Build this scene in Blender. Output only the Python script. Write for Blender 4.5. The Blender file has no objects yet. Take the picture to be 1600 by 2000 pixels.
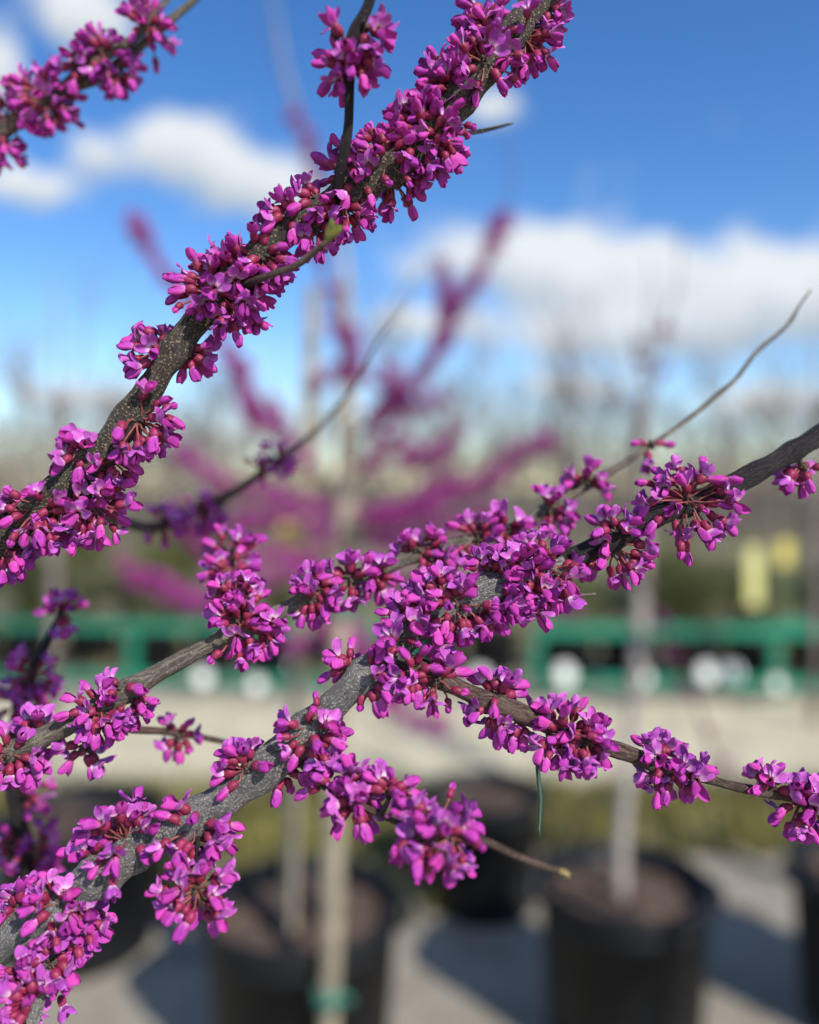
import bpy, math, random
import numpy as np
from mathutils import Vector, Matrix, Quaternion

random.seed(11)
rng = np.random.default_rng(11)
scene = bpy.context.scene
COL = scene.collection
R_ = math.radians

# ------------------------------------------------------------------ camera
F, YH, H = 1600.0, 950.0, 1.45          # focal length in photo pixels, horizon row, eye height
FOCUS = 0.279
cam_d = bpy.data.cameras.new('camera')
cam = bpy.data.objects.new('camera', cam_d)
COL.objects.link(cam)
cam_d.sensor_fit = 'HORIZONTAL'
cam_d.sensor_width = 36.0
cam_d.lens = 36.0
cam_d.shift_y = -(1000.0 - YH) / 1600.0
cam.location = (0, 0, H)
cam.rotation_euler = (R_(90), 0, 0)
cam_d.clip_start = 0.02
cam_d.clip_end = 3000
cam_d.dof.use_dof = True
cam_d.dof.focus_distance = FOCUS
cam_d.dof.aperture_fstop = 3.4
cam_d.dof.aperture_blades = 0
scene.camera = cam

# ------------------------------------------------------------------ sun, sky, exposure
SUN_EL = R_(39)
SUN_AZ = math.atan2(0.59, -0.81)         # clockwise from +Y
sun_vec = Vector((math.sin(SUN_AZ) * math.cos(SUN_EL), math.cos(SUN_AZ) * math.cos(SUN_EL), math.sin(SUN_EL)))
sun_d = bpy.data.lights.new('sun', 'SUN')
sun_d.energy = 5.0
sun_d.angle = R_(0.53)
sun_d.color = (1.0, 0.955, 0.88)
sun = bpy.data.objects.new('sun', sun_d)
sun.rotation_euler = (-sun_vec).to_track_quat('-Z', 'Y').to_euler()
sun.location = (3, -4, 8)
COL.objects.link(sun)

vs = scene.view_settings
vs.view_transform = 'Standard'
vs.look = 'None'
vs.exposure = 0.17
vs.gamma = 1.0
vs.use_curve_mapping = False
scene.cycles.use_denoising = True
scene.cycles.max_bounces = 5
scene.cycles.diffuse_bounces = 3
scene.cycles.transmission_bounces = 4
scene.cycles.sample_clamp_indirect = 4.0

world = bpy.data.worlds.new('World')
scene.world = world
world.use_nodes = True
wt = world.node_tree
wt.nodes.clear()


class NT:
    """small helper for building node trees"""
    def __init__(self, tree):
        self.t = tree

    def n(self, typ, **kw):
        nd = self.t.nodes.new(typ)
        for k, v in kw.items():
            setattr(nd, k, v)
        return nd

    def put(self, sock, v):
        if isinstance(v, bpy.types.NodeSocket):
            self.t.links.new(v, sock)
        else:
            sock.default_value = v

    def math(self, op, a, b=0.0, c=None, clamp=False):
        m = self.n('ShaderNodeMath', operation=op)
        m.use_clamp = clamp
        self.put(m.inputs[0], a)
        self.put(m.inputs[1], b)
        if c is not None:
            self.put(m.inputs[2], c)
        return m.outputs[0]

    def mix(self, f, a, b):
        m = self.n('ShaderNodeMix', data_type='RGBA')
        self.put(m.inputs[0], f)
        self.put(m.inputs[6], a)
        self.put(m.inputs[7], b)
        return m.outputs[2]

    def maprange(self, v, a, b, c=0.0, d=1.0, smooth=True):
        m = self.n('ShaderNodeMapRange')
        m.interpolation_type = 'SMOOTHSTEP' if smooth else 'LINEAR'
        self.put(m.inputs[0], v)
        for i, x in enumerate((a, b, c, d)):
            m.inputs[i + 1].default_value = x
        return m.outputs[0]

    def noise(self, vec, scale, detail=4.0, rough=0.55, dist=0.0):
        m = self.n('ShaderNodeTexNoise')
        if vec is not None:
            self.put(m.inputs['Vector'], vec)
        m.inputs['Scale'].default_value = scale
        m.inputs['Detail'].default_value = detail
        m.inputs['Roughness'].default_value = rough
        m.inputs['Distortion'].default_value = dist
        return m.outputs['Fac']


def build_sky():
    k = NT(wt)
    out = k.n('ShaderNodeOutputWorld')
    bg = k.n('ShaderNodeBackground')
    bg.inputs['Strength'].default_value = 0.115
    sky = k.n('ShaderNodeTexSky')
    sky.sky_type = 'NISHITA'
    sky.sun_disc = False
    sky.sun_elevation = SUN_EL
    sky.sun_rotation = SUN_AZ
    sky.altitude = 300
    sky.air_density = 1.0
    sky.dust_density = 0.12
    sky.ozone_density = 2.2
    tc = k.n('ShaderNodeTexCoord')
    gen = tc.outputs['Generated']
    sp = k.n('ShaderNodeSeparateXYZ')
    k.put(sp.inputs[0], gen)
    az = k.math('ARCTAN2', sp.outputs[0], sp.outputs[1])
    el0 = k.math('ARCSINE', sp.outputs[2])
    n1 = k.noise(gen, 11.0, 4.0, 0.6)
    n2 = k.noise(gen, 3.2, 2.0, 0.5)

    # cumulus banks (azimuth and elevation of each, as the sky of that day had them)
    def b(px, py, rx, ry):
        a = math.atan((px - 800) / F)
        e = math.atan((YH - py) / F * math.cos(a))
        return a, e, rx / F * math.cos(a) ** 2, ry / F * math.cos(a)
    banks = [b(450, 330, 150, 70), b(345, 275, 85, 55), b(185, 305, 70, 50), b(50, 365, 120, 42), b(540, 385, 90, 45), b(160, 30, 130, 62), b(-10, 130, 75, 80),
             b(985, 212, 85, 36), b(960, 505, 170, 70), b(1150, 530, 190, 85), b(1370, 560, 200, 85), b(1590, 570, 120, 70), b(1300, 650, 380, 60),
             b(1150, 762, 120, 30), b(840, 630, 130, 40), b(140, 775, 220, 30), b(460, 865, 200, 36), b(1500, 790, 200, 45)]

    ae = k.n('ShaderNodeCombineXYZ')
    k.put(ae.inputs[0], az)
    k.put(ae.inputs[1], el0)

    def vm(op, a, b2):
        m = k.n('ShaderNodeVectorMath', operation=op)
        k.put(m.inputs[0], a)
        if op == 'SCALE':
            k.put(m.inputs['Scale'], b2)
        else:
            k.put(m.inputs[1], b2)
        return m
    tot, low = None, None
    for a0, e0, sa, se in banks:
        dv = vm('MULTIPLY', vm('SUBTRACT', ae.outputs[0], (a0, e0, 0)).outputs[0], (1.05 / sa, 1.05 / se, 0)).outputs[0]
        g = k.math('POWER', 0.3679, vm('DOT_PRODUCT', dv, dv).outputs['Value'])
        w = vm('SCALE', dv, g).outputs[0]
        tot = g if tot is None else k.math('ADD', tot, g)
        low = w if low is None else vm('ADD', low, w).outputs[0]
    lowy = k.n('ShaderNodeSeparateXYZ')
    k.put(lowy.inputs[0], low)
    # the rest of the sky, behind and beside: the same broken cumulus
    side = k.maprange(k.math('ABSOLUTE', az), 0.5, 0.8)
    tot2 = k.math('ADD', tot, k.math('MULTIPLY', side, k.maprange(n2, 0.42, 0.7, 0.0, 1.0)))
    nz = k.math('MULTIPLY', k.math('SUBTRACT', n1, 0.5), 2.3)
    d0 = k.math('ADD', tot2, nz)
    cov = k.maprange(d0, 0.22, 0.9)
    cov = k.math('MULTIPLY', cov, k.maprange(sp.outputs[2], -0.02, 0.03))
    # flat grey undersides, bright heads
    under = k.maprange(k.math('ADD', k.math('DIVIDE', lowy.outputs[1], k.math('ADD', tot, 0.1)), k.math('MULTIPLY', nz, 0.5)), 0.35, -0.75)
    skyc = k.n('ShaderNodeHueSaturation')
    skyc.inputs['Hue'].default_value = 0.508
    skyc.inputs['Saturation'].default_value = 1.3
    skyc.inputs['Value'].default_value = 1.38
    k.put(skyc.inputs['Color'], sky.outputs[0])
    cl = k.mix(under, (6.9, 7.2, 7.3, 1), (3.7, 4.3, 4.9, 1))
    col = k.mix(k.math('MULTIPLY', cov, 0.93), skyc.outputs[0], cl)
    k.put(bg.inputs['Color'], col)
    wt.links.new(bg.outputs[0], out.inputs[0])


build_sky()
world.cycles.sampling_method = 'MANUAL'
world.cycles.sample_map_resolution = 256


def P(px, py, D):
    """a point of the place: D metres in front of the eye on the sight line of photo pixel (px, py)"""
    return Vector(((px - 800) / F * D, D, H + (YH - py) / F * D))


# ------------------------------------------------------------------ materials
def new_mat(name):
    m = bpy.data.materials.new(name)
    m.use_nodes = True
    k = NT(m.node_tree)
    bs = m.node_tree.nodes['Principled BSDF']
    return m, k, bs


def simple(name, col, rough=0.6, var=0.25, scale=20.0, bump=0.0, bscale=60.0, spec=0.5):
    m, k, bs = new_mat(name)
    tc = k.n('ShaderNodeTexCoord')
    nz = k.noise(tc.outputs['Object'], scale, 5.0, 0.6)
    a = tuple(c * (1 - var) for c in col) + (1,)
    b = tuple(min(1, c * (1 + var)) for c in col) + (1,)
    k.put(bs.inputs['Base Color'], k.mix(k.maprange(nz, 0.3, 0.7), a, b))
    bs.inputs['Roughness'].default_value = rough
    bs.inputs['Specular IOR Level'].default_value = spec
    if bump:
        bp = k.n('ShaderNodeBump')
        bp.inputs['Strength'].default_value = bump
        bp.inputs['Distance'].default_value = 0.01
        k.put(bp.inputs['Height'], k.noise(tc.outputs['Object'], bscale, 4.0, 0.6))
        k.put(bs.inputs['Normal'], bp.outputs[0])
    return m


def petal_material():
    m, k, bs = new_mat('redbud petal')
    at = k.n('ShaderNodeAttribute', attribute_name='fc')
    s = k.n('ShaderNodeSeparateColor')
    k.put(s.inputs[0], at.outputs['Color'])
    oi = k.n('ShaderNodeObjectInfo')
    rnd = k.math('FRACT', k.math('ADD', s.outputs[1], oi.outputs['Random']))
    t = s.outputs[0]
    kind = s.outputs[2]                     # 0 keel and bud petals, 1 wing and banner petals
    tc = k.n('ShaderNodeTexCoord')
    body = k.mix(k.maprange(rnd, 0.05, 0.95, smooth=False), (0.60, 0.058, 0.395, 1), (0.43, 0.046, 0.375, 1))
    wing = k.mix(rnd, (0.62, 0.15, 0.56, 1), (0.38, 0.06, 0.41, 1))
    body = k.mix(kind, body, wing)
    pale = k.mix(kind, (0.62, 0.14, 0.42, 1), (0.80, 0.55, 0.74, 1))
    c = k.mix(k.maprange(t, 0.06, 0.5), pale, body)
    c = k.mix(k.math('MULTIPLY', k.maprange(t, 0.8, 1.0), 0.35), c, k.mix(kind, (0.34, 0.02, 0.24, 1), (0.66, 0.25, 0.60, 1)))
    # fine veins and blotches of the petal itself
    nz = k.noise(tc.outputs['Object'], 700.0, 4.0, 0.6)
    c = k.mix(k.maprange(nz, 0.42, 0.75, 0.0, 0.35), c, (0.30, 0.012, 0.26, 1))
    k.put(bs.inputs['Base Color'], c)
    bs.inputs['Roughness'].default_value = 0.62
    bs.inputs['Specular IOR Level'].default_value = 0.25
    bp = k.n('ShaderNodeBump')
    bp.inputs['Strength'].default_value = 0.25
    bp.inputs['Distance'].default_value = 0.0004
    k.put(bp.inputs['Height'], k.noise(tc.outputs['Object'], 1500.0, 3.0, 0.6))
    k.put(bs.inputs['Normal'], bp.outputs[0])
    tr = k.n('ShaderNodeBsdfTranslucent')
    k.put(tr.inputs['Color'], c)
    mx = k.n('ShaderNodeMixShader')
    mx.inputs[0].default_value = 0.18
    m.node_tree.links.new(bs.outputs[0], mx.inputs[1])
    m.node_tree.links.new(tr.outputs[0], mx.inputs[2])
    m.node_tree.links.new(mx.outputs[0], m.node_tree.nodes['Material Output'].inputs[0])
    return m


def calyx_material():
    m, k, bs = new_mat('redbud calyx')
    at = k.n('ShaderNodeAttribute', attribute_name='fc')
    s = k.n('ShaderNodeSeparateColor')
    k.put(s.inputs[0], at.outputs['Color'])
    oi = k.n('ShaderNodeObjectInfo')
    rnd = k.math('FRACT', k.math('ADD', s.outputs[1], oi.outputs['Random']))
    tc = k.n('ShaderNodeTexCoord')
    c = k.mix(rnd, (0.20, 0.014, 0.045, 1), (0.29, 0.024, 0.088, 1))
    nz = k.noise(tc.outputs['Object'], 900.0, 4.0, 0.6)
    c = k.mix(k.maprange(nz, 0.4, 0.75, 0, 0.6), c, (0.15, 0.012, 0.03, 1))
    k.put(bs.inputs['Base Color'], c)
    bs.inputs['Roughness'].default_value = 0.5
    bs.inputs['Specular IOR Level'].default_value = 0.35
    bp = k.n('ShaderNodeBump')
    bp.inputs['Strength'].default_value = 0.35
    bp.inputs['Distance'].default_value = 0.0004
    k.put(bp.inputs['Height'], k.noise(tc.outputs['Object'], 1300.0, 3.0, 0.6))
    k.put(bs.inputs['Normal'], bp.outputs[0])
    return m


def bark_material(name, dark, light, speck, spk=0.5):
    m, k, bs = new_mat(name)
    uv = k.n('ShaderNodeUVMap')
    tc = k.n('ShaderNodeTexCoord')
    obj = tc.outputs['Object']
    mp = k.n('ShaderNodeMapping')
    k.put(mp.inputs['Vector'], uv.outputs[0])
    mp.inputs['Scale'].default_value = (1.0, 0.16, 1.0)
    fib = k.noise(mp.outputs[0], 1500.0, 5.0, 0.65)
    big = k.noise(obj, 70.0, 4.0, 0.6)
    c = k.mix(k.maprange(fib, 0.3, 0.7), dark + (1,), light + (1,))
    strk = k.noise(mp.outputs[0], 520.0, 4.0, 0.7)
    c = k.mix(k.maprange(strk, 0.52, 0.72, 0.0, 0.55), c, tuple(min(1, x * 1.7) for x in light) + (1,))
    c = k.mix(k.maprange(big, 0.35, 0.7, 0.0, 0.45), c, tuple(x * 0.55 for x in dark) + (1,))
    # lenticels: pale corky dots, a little longer along the twig
    mp2 = k.n('ShaderNodeMapping')
    k.put(mp2.inputs['Vector'], obj)
    wob = k.n('ShaderNodeVectorMath', operation='SCALE')
    nzc = k.n('ShaderNodeTexNoise')
    k.put(nzc.inputs['Vector'], obj)
    nzc.inputs['Scale'].default_value = 900.0
    k.put(wob.inputs[0], nzc.outputs['Color'])
    wob.inputs['Scale'].default_value = 0.0009
    addv = k.n('ShaderNodeVectorMath', operation='ADD')
    k.put(addv.inputs[0], obj)
    k.put(addv.inputs[1], wob.outputs[0])
    k.put(mp2.inputs['Vector'], addv.outputs[0])
    vo = k.n('ShaderNodeTexVoronoi')
    vo.feature = 'F1'
    k.put(vo.inputs['Vector'], mp2.outputs[0])
    vo.inputs['Scale'].default_value = 1000.0
    vo.inputs['Randomness'].default_value = 1.0
    dot = k.maprange(vo.outputs['Distance'], 0.50, 0.26)
    sc_ = k.n('ShaderNodeSeparateColor')
    k.put(sc_.inputs[0], vo.outputs['Color'])
    pick = k.maprange(sc_.outputs[0], 1.0 - spk, 1.0 - spk + 0.1)
    zone = k.maprange(k.noise(obj, 110.0, 4.0, 0.7), 0.28, 0.5)
    dot = k.math('MULTIPLY', k.math('MULTIPLY', dot, pick), zone)
    dot = k.math('MULTIPLY', dot, k.maprange(fib, 0.28, 0.6, 0.35, 1.0))
    c = k.mix(dot, c, speck + (1,))
    crk = k.noise(mp.outputs[0], 330.0, 6.0, 0.75, 0.6)
    crack = k.maprange(k.math('ABSOLUTE', k.math('SUBTRACT', crk, 0.5)), 0.035, 0.0)
    c = k.mix(k.math('MULTIPLY', crack, 0.3), c, tuple(x * 0.35 for x in dark) + (1,))
    k.put(bs.inputs['Base Color'], c)
    bs.inputs['Roughness'].default_value = 0.68
    bs.inputs['Specular IOR Level'].default_value = 0.35
    hgt = k.math('SUBTRACT', k.math('ADD', k.math('MULTIPLY', dot, 0.8), k.math('MULTIPLY', fib, 0.9)), k.math('MULTIPLY', crack, 0.4))
    bp = k.n('ShaderNodeBump')
    bp.inputs['Strength'].default_value = 1.0
    bp.inputs['Distance'].default_value = 0.0009
    k.put(bp.inputs['Height'], hgt)
    k.put(bs.inputs['Normal'], bp.outputs[0])
    return m


M = {}
M['petal'] = petal_material()
M['calyx'] = calyx_material()
M['pedicel'] = simple('flower stalk', (0.22, 0.055, 0.05), 0.55, 0.4, 400)
M['scale'] = simple('bud scale', (0.055, 0.038, 0.028), 0.8, 0.6, 900)
M['anther'] = simple('anther yellow', (0.45, 0.33, 0.06), 0.7, 0.3, 500)
M['bark_grey'] = bark_material('grey bark', (0.14, 0.13, 0.126), (0.31, 0.295, 0.285), (0.64, 0.61, 0.56), 0.8)
M['bark_dark'] = bark_material('dark bark', (0.05, 0.041, 0.035), (0.115, 0.095, 0.078), (0.46, 0.36, 0.22), 0.8)
M['bark_brown'] = bark_material('brown bark', (0.085, 0.050, 0.039), (0.17, 0.11, 0.088), (0.32, 0.22, 0.13), 0.4)
M['bark_plum'] = bark_material('plum bark', (0.014, 0.010, 0.011), (0.034, 0.025, 0.026), (0.10, 0.08, 0.07), 0.3)
M['bark_tan'] = bark_material('tan twig bark', (0.14, 0.115, 0.09), (0.28, 0.24, 0.19), (0.46, 0.42, 0.34), 0.4)
M['leafbud'] = simple('green leaf bud', (0.17, 0.17, 0.03), 0.5, 0.4, 300)
M['budyellow'] = simple('yellow bud tip', (0.20, 0.15, 0.045), 0.5, 0.4, 300)
M['strand'] = simple('dark green strand', (0.02, 0.06, 0.035), 0.5, 0.2, 300)


# ------------------------------------------------------------------ mesh builder
class MB:
    def __init__(self):
        self.v, self.f, self.m, self.c, self.uv = [], [], [], [], []
        self.n = 0

    def add(self, verts, faces, mat=0, cols=None, uvs=None):
        verts = np.asarray(verts, dtype=float)
        o = self.n
        self.v.append(verts)
        self.n += len(verts)
        self.f.extend([tuple(i + o for i in f) for f in faces])
        if isinstance(mat, int):
            self.m.extend([mat] * len(faces))
        else:
            self.m.extend(mat)
        self.c.append(np.zeros((len(verts), 3)) if cols is None else np.asarray(cols, dtype=float))
        self.uv.append(np.zeros((len(verts), 2)) if uvs is None else np.asarray(uvs, dtype=float))

    def add_mb(self, o, mat4=None, rnd=None):
        V = np.concatenate(o.v)
        if mat4 is not None:
            A = np.array(mat4)
            V = V @ A[:3, :3].T + A[:3, 3]
        C = np.concatenate(o.c)
        if rnd is not None:
            C = C.copy()
            C[:, 1] = rnd
        self.add(V, o.f, list(o.m), C, np.concatenate(o.uv))

    def mesh(self, name, mats, smooth=True, uv=False):
        me = bpy.data.meshes.new(name)
        V = np.concatenate(self.v)
        me.from_pydata(V.tolist(), [], self.f)
        for mm in mats:
            me.materials.append(mm)
        me.polygons.foreach_set('material_index', np.array(self.m, dtype=np.int32))
        me.polygons.foreach_set('use_smooth', np.full(len(self.f), smooth))
        C = np.concatenate(self.c)
        if C.any():
            at = me.attributes.new('fc', 'FLOAT_COLOR', 'POINT')
            at.data.foreach_set('color', np.column_stack([C, np.ones(len(C))]).astype(np.float32).ravel())
        if uv:
            U = np.concatenate(self.uv)
            idx = np.empty(len(me.loops), dtype=np.int32)
            me.loops.foreach_get('vertex_index', idx)
            lay = me.uv_layers.new(name='UVMap')
            lay.data.foreach_set('uv', U[idx].astype(np.float32).ravel())
        me.update()
        return me


def link(name, data, parent=None, mat=None):
    o = bpy.data.objects.new(name, data)
    COL.objects.link(o)
    if parent is not None:
        o.parent = parent
    if mat is not None:
        o.data.materials.append(mat)
    return o


def tag(o, label=None, cat=None, group=None, kind=None):
    if label:
        o['label'] = label
    if cat:
        o['category'] = cat
    if group:
        o['group'] = group
    if kind:
        o['kind'] = kind
    return o


def empty(name, loc):
    e = link(name, None)
    e.location = loc
    e.empty_display_size = 0.05
    return e


def part(name, me, root):
    """link a mesh given in world coordinates under an Empty that stands at its own base"""
    o = link(name, me, root)
    return o


def frames(pts):
    n = len(pts)
    T = [(pts[min(i + 1, n - 1)] - pts[max(i - 1, 0)]).normalized() for i in range(n)]
    up = Vector((0, 0, 1)) if abs(T[0].z) < 0.9 else Vector((1, 0, 0))
    N = T[0].cross(up).normalized()
    out = []
    for i in range(n):
        N = (N - T[i] * N.dot(T[i])).normalized()
        out.append((T[i], N, T[i].cross(N)))
    return out


def tube(mb, pts, rad, sides=8, mat=0, rnd=None, caps=True, bumpy=0.0):
    fr = frames(pts)
    V, U, L = [], [], 0.0
    n = len(pts)
    for i in range(n):
        if i:
            L += (pts[i] - pts[i - 1]).length
        for j in range(sides):
            a = 2 * math.pi * j / sides
            r = rad[i]
            if bumpy:
                r *= 1 + bumpy * (math.sin(3 * a + 0.9 * i * 0.35 + rad[0] * 9e3) * 0.5 + math.sin(2 * a - i * 0.21) * 0.5) + random.uniform(-1, 1) * bumpy * 0.35
            V.append(pts[i] + (fr[i][1] * math.cos(a) + fr[i][2] * math.sin(a)) * r)
            U.append((2 * abs(j / sides - 0.5) * math.pi * rad[i] * 2, L))
    Fc = []
    for i in range(n - 1):
        for j in range(sides):
            j2 = (j + 1) % sides
            Fc.append((i * sides + j, i * sides + j2, (i + 1) * sides + j2, (i + 1) * sides + j))
    if caps:
        Fc.append(tuple(range(sides))[::-1])
        Fc.append(tuple((n - 1) * sides + j for j in range(sides)))
    mb.add([tuple(v) for v in V], Fc, mat, None if rnd is None else [(0.5, rnd, 0)] * len(V), U)


def catmull(ctrl, step):
    """ctrl: list of (Vector, radius); returns resampled points and radii"""
    pts, rad = [], []
    n = len(ctrl)
    for i in range(n - 1):
        p0 = ctrl[max(i - 1, 0)]
        p1, p2 = ctrl[i], ctrl[i + 1]
        p3 = ctrl[min(i + 2, n - 1)]
        m = max(2, int((p2[0] - p1[0]).length / step))
        for s in range(m):
            t = s / m
            a = 2 * p1[0]
            b = p2[0] - p0[0]
            c = 2 * p0[0] - 5 * p1[0] + 4 * p2[0] - p3[0]
            d = -p0[0] + 3 * p1[0] - 3 * p2[0] + p3[0]
            pts.append(0.5 * (a + b * t + c * t * t + d * t * t * t))
            tt = t * t * (3 - 2 * t)
            rad.append(p1[1] * (1 - tt) + p2[1] * tt)
    pts.append(ctrl[-1][0].copy())
    rad.append(ctrl[-1][1])
    return pts, rad


def lathe(mb, prof, sides, mat=0, centre=(0, 0, 0), cols=None):
    V, Fc = [], []
    for (r, z) in prof:
        for j in range(sides):
            a = 2 * math.pi * j / sides
            V.append((centre[0] + r * math.cos(a), centre[1] + r * math.sin(a), centre[2] + z))
    for i in range(len(prof) - 1):
        for j in range(sides):
            j2 = (j + 1) % sides
            Fc.append((i * sides + j, i * sides + j2, (i + 1) * sides + j2, (i + 1) * sides + j))
    mb.add(V, Fc, mat, cols)


def box(mb, x0, x1, y0, y1, z0, z1, mat=0):
    V = [(x, y, z) for x in (x0, x1) for y in (y0, y1) for z in (z0, z1)]
    Fc = [(0, 1, 3, 2), (4, 6, 7, 5), (0, 4, 5, 1), (2, 3, 7, 6), (0, 2, 6, 4), (1, 5, 7, 3)]
    mb.add(V, Fc, mat)


# ------------------------------------------------------------------ the redbud flower
MM = 0.001


def petal(mb, base, d, up, length, width, cup=0.25, curl=0.0, thick=0.35, fold=0.0, kind=0.0, tipw=0.56, nu=9, nv=5):
    """a cupped petal of two skins; d points along it, up is the side its hollow faces"""
    d = d.normalized()
    up = (up - d * up.dot(d)).normalized()
    s = d.cross(up)
    V, C = [], []
    ph = length * 9000 + width * 5000
    for side in (1, -1):
        for i in range(nu):
            t = i / (nu - 1)
            t = 1 - (1 - t) ** 1.6
            if t < tipw:
                w = 0.26 + 0.74 * math.sin(math.pi / 2 * t / tipw)
            else:
                w = max(0.0, 1 - ((t - tipw) / (1.0 - tipw)) ** 2) ** 0.5
            w = width * 0.5 * max(w, 0.06)
            ang = curl * t
            along = length * (t if abs(curl) < 1e-3 else math.sin(ang) / curl)
            lift = length * (0 if abs(curl) < 1e-3 else (1 - math.cos(ang)) / curl)
            for j in range(nv):
                q = 2 * j / (nv - 1) - 1
                h = cup * w * (q * q - 0.35) * 1.2 + fold * w * abs(q)
                th = thick * (1 - q * q) * math.sin(math.pi * (0.08 + 0.90 * t)) ** 0.7 * 0.5 * side
                wav = width * t * (0.11 * math.sin(7.0 * t + 2.6 * q + ph) * q * q + 0.04 * math.sin(11 * t - 3 * q + 2 * ph))
                V.append(base + d * along + up * (lift + h + th + wav) + s * (q * w * (1 - 0.12 * abs(cup))))
                C.append((t, 0.0, kind))
    Fc = []
    K = nu * nv
    for i in range(nu - 1):
        for j in range(nv - 1):
            a = i * nv + j
            Fc.append((a, a + 1, a + nv + 1, a + nv))
            Fc.append((K + a, K + a + nv, K + a + nv + 1, K + a + 1))
    mb.add([tuple(v) for v in V], Fc, 0, C)


def rot_dir(tilt, spin):
    """unit vector tilted from +Z towards +X by tilt, then spun about Z"""
    return Vector((math.sin(tilt) * math.cos(spin), math.sin(tilt) * math.sin(spin), math.cos(tilt)))


def calyx(mb, r=1.75, L=4.1, hunch=0.45):
    prof = [(0.28, 0.0), (0.95, 0.25), (1.55, 0.95), (1.0 * r, 1.9), (0.97 * r, 2.8), (0.84 * r, 3.6), (0.74 * r, L), (0.5 * r, L - 0.25)]
    n = 9
    V, Fc, C = [], [], []
    for i, (rr, z) in enumerate(prof):
        for j in range(n):
            a = 2 * math.pi * j / n
            rim = 0.22 * math.cos(5 * a) if i >= 6 else 0.0
            bend = hunch * math.sin(math.pi * min(1, z / L))
            V.append(((rr * math.cos(a) + bend) * MM, rr * 0.93 * math.sin(a) * MM, (z + rim) * MM))
            C.append((z / L, 0, 0))
    for i in range(len(prof) - 1):
        for j in range(n):
            j2 = (j + 1) % n
            Fc.append((i * n + j, i * n + j2, (i + 1) * n + j2, (i + 1) * n + j))
    mb.add(V, Fc, 1, C)


def make_flower(kind, rs):
    """origin at the stalk end, +Z outwards, +X the banner (upper) side"""
    mb = MB()
    u = lambda a, b: rs.uniform(a, b)
    z0 = Vector((0, 0, 3.5 * MM))
    if kind == 'tight':                                   # small closed red bud with a pink tip
        calyx(mb, u(1.35, 1.55), 3.7, 0.35)
        for sp in (0.0, math.pi):
            petal(mb, Vector((0, 0, 2.6 * MM)), rot_dir(-0.12, sp * 0) + Vector((0, 0.06 * math.cos(sp), 0)), Vector((0, -math.cos(sp), 0)), u(3.0, 3.8) * MM, 2.9 * MM, 0.9, 0.0, 1.3 * MM)
        return mb
    if kind == 'bud':                                     # long closed bud, keel petals still folded together
        calyx(mb, u(1.6, 1.85), 4.0, u(0.3, 0.6))
        t = -u(0.0, 0.35)
        L = u(5.6, 6.8)
        for sd in (1, -1):
            petal(mb, z0 + Vector((0, 0.45 * sd * MM, 0)), rot_dir(t, 0) + Vector((0, 0.03 * sd, 0)), Vector((0.15, -sd, 0)), L * MM, u(3.5, 4.0) * MM, 0.95, -0.12, 1.5 * MM, tipw=0.5)
        petal(mb, z0 + Vector((0.8 * MM, 0, -0.3 * MM)), rot_dir(t + 0.22, 0), Vector((-1, 0, 0)), L * 0.78 * MM, 3.4 * MM, 0.85, 0.25, 0.6 * MM, kind=0.3)
        return mb
    calyx(mb, u(1.65, 1.95), 4.2, u(0.35, 0.65))
    op = {'half': u(0.35, 0.6), 'open': u(0.8, 1.15)}[kind]
    t = -u(0.25, 0.55)
    L = u(6.0, 6.9)
    gap = u(0.04, 0.16) if kind == 'half' else u(0.08, 0.34)
    for sd in (1, -1):                                    # keel: the two big lower petals
        petal(mb, z0 + Vector((-0.3 * MM, 0.55 * sd * MM, 0)), rot_dir(t, 0) + Vector((0, gap * sd, u(-0.05, 0.05))), Vector((0.35, -sd, 0)), L * u(0.94, 1.05) * MM, u(3.7, 4.3) * MM, u(0.7, 0.95), -u(0.0, 0.25), u(0.6, 1.3) * MM, tipw=u(0.5, 0.64))
    for sd in (1, -1):                                    # wings: turned up like ears
        dd = rot_dir(0.25 + 0.72 * op, sd * (0.35 + 0.45 * op) + u(-0.15, 0.15))
        petal(mb, z0 + Vector((0.5 * MM, 0.7 * sd * MM, 0)), dd, Vector((-0.6, -0.5 * sd, 0.8)), u(5.2, 7.0) * MM, u(3.3, 4.6) * MM, u(0.1, 0.7), u(-0.9, 0.3), 0.3 * MM, kind=1.0)
    petal(mb, z0 + Vector((0.9 * MM, 0, 0)), rot_dir(0.35 + 0.95 * op, u(-0.15, 0.15)), Vector((-0.5, 0, 1)), u(4.2, 5.8) * MM, u(3.6, 4.8) * MM, u(0.1, 0.5), u(-0.8, 0.1), 0.3 * MM, fold=u(0.2, 0.7), kind=1.0)
    return mb


rs = random.Random(5)
KINDS = ['open'] * 12 + ['half'] * 9 + ['bud'] * 6 + ['tight'] * 3
FLOWERS = [(kd, make_flower(kd, rs)) for kd in KINDS]
BYKIND = {kd: [i for i, x in enumerate(KINDS) if x == kd] for kd in set(KINDS)}
FMATS = [M['petal'], M['calyx'], M['pedicel'], M['scale'], M['anther']]
FLOWER_MESH = [mb.mesh('flower_' + kd, FMATS) for kd, mb in FLOWERS]


def flower_matrix(base, axis, roll, scale):
    q = axis.to_track_quat('Z', 'X')
    # banner side towards the sky as far as the axis allows, then a little roll
    m = q.to_matrix()
    x = m @ Vector((1, 0, 0))
    want = Vector((0, 0, 1)) - axis * axis.z
    if want.length > 0.15:
        want.normalize()
        ang = math.atan2(axis.dot(x.cross(want)), x.dot(want))
        q = Quaternion(axis, ang) @ q
    q = Quaternion(axis, roll) @ q
    return Matrix.Translation(base) @ q.to_matrix().to_4x4() @ Matrix.Scale(scale, 4)


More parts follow.
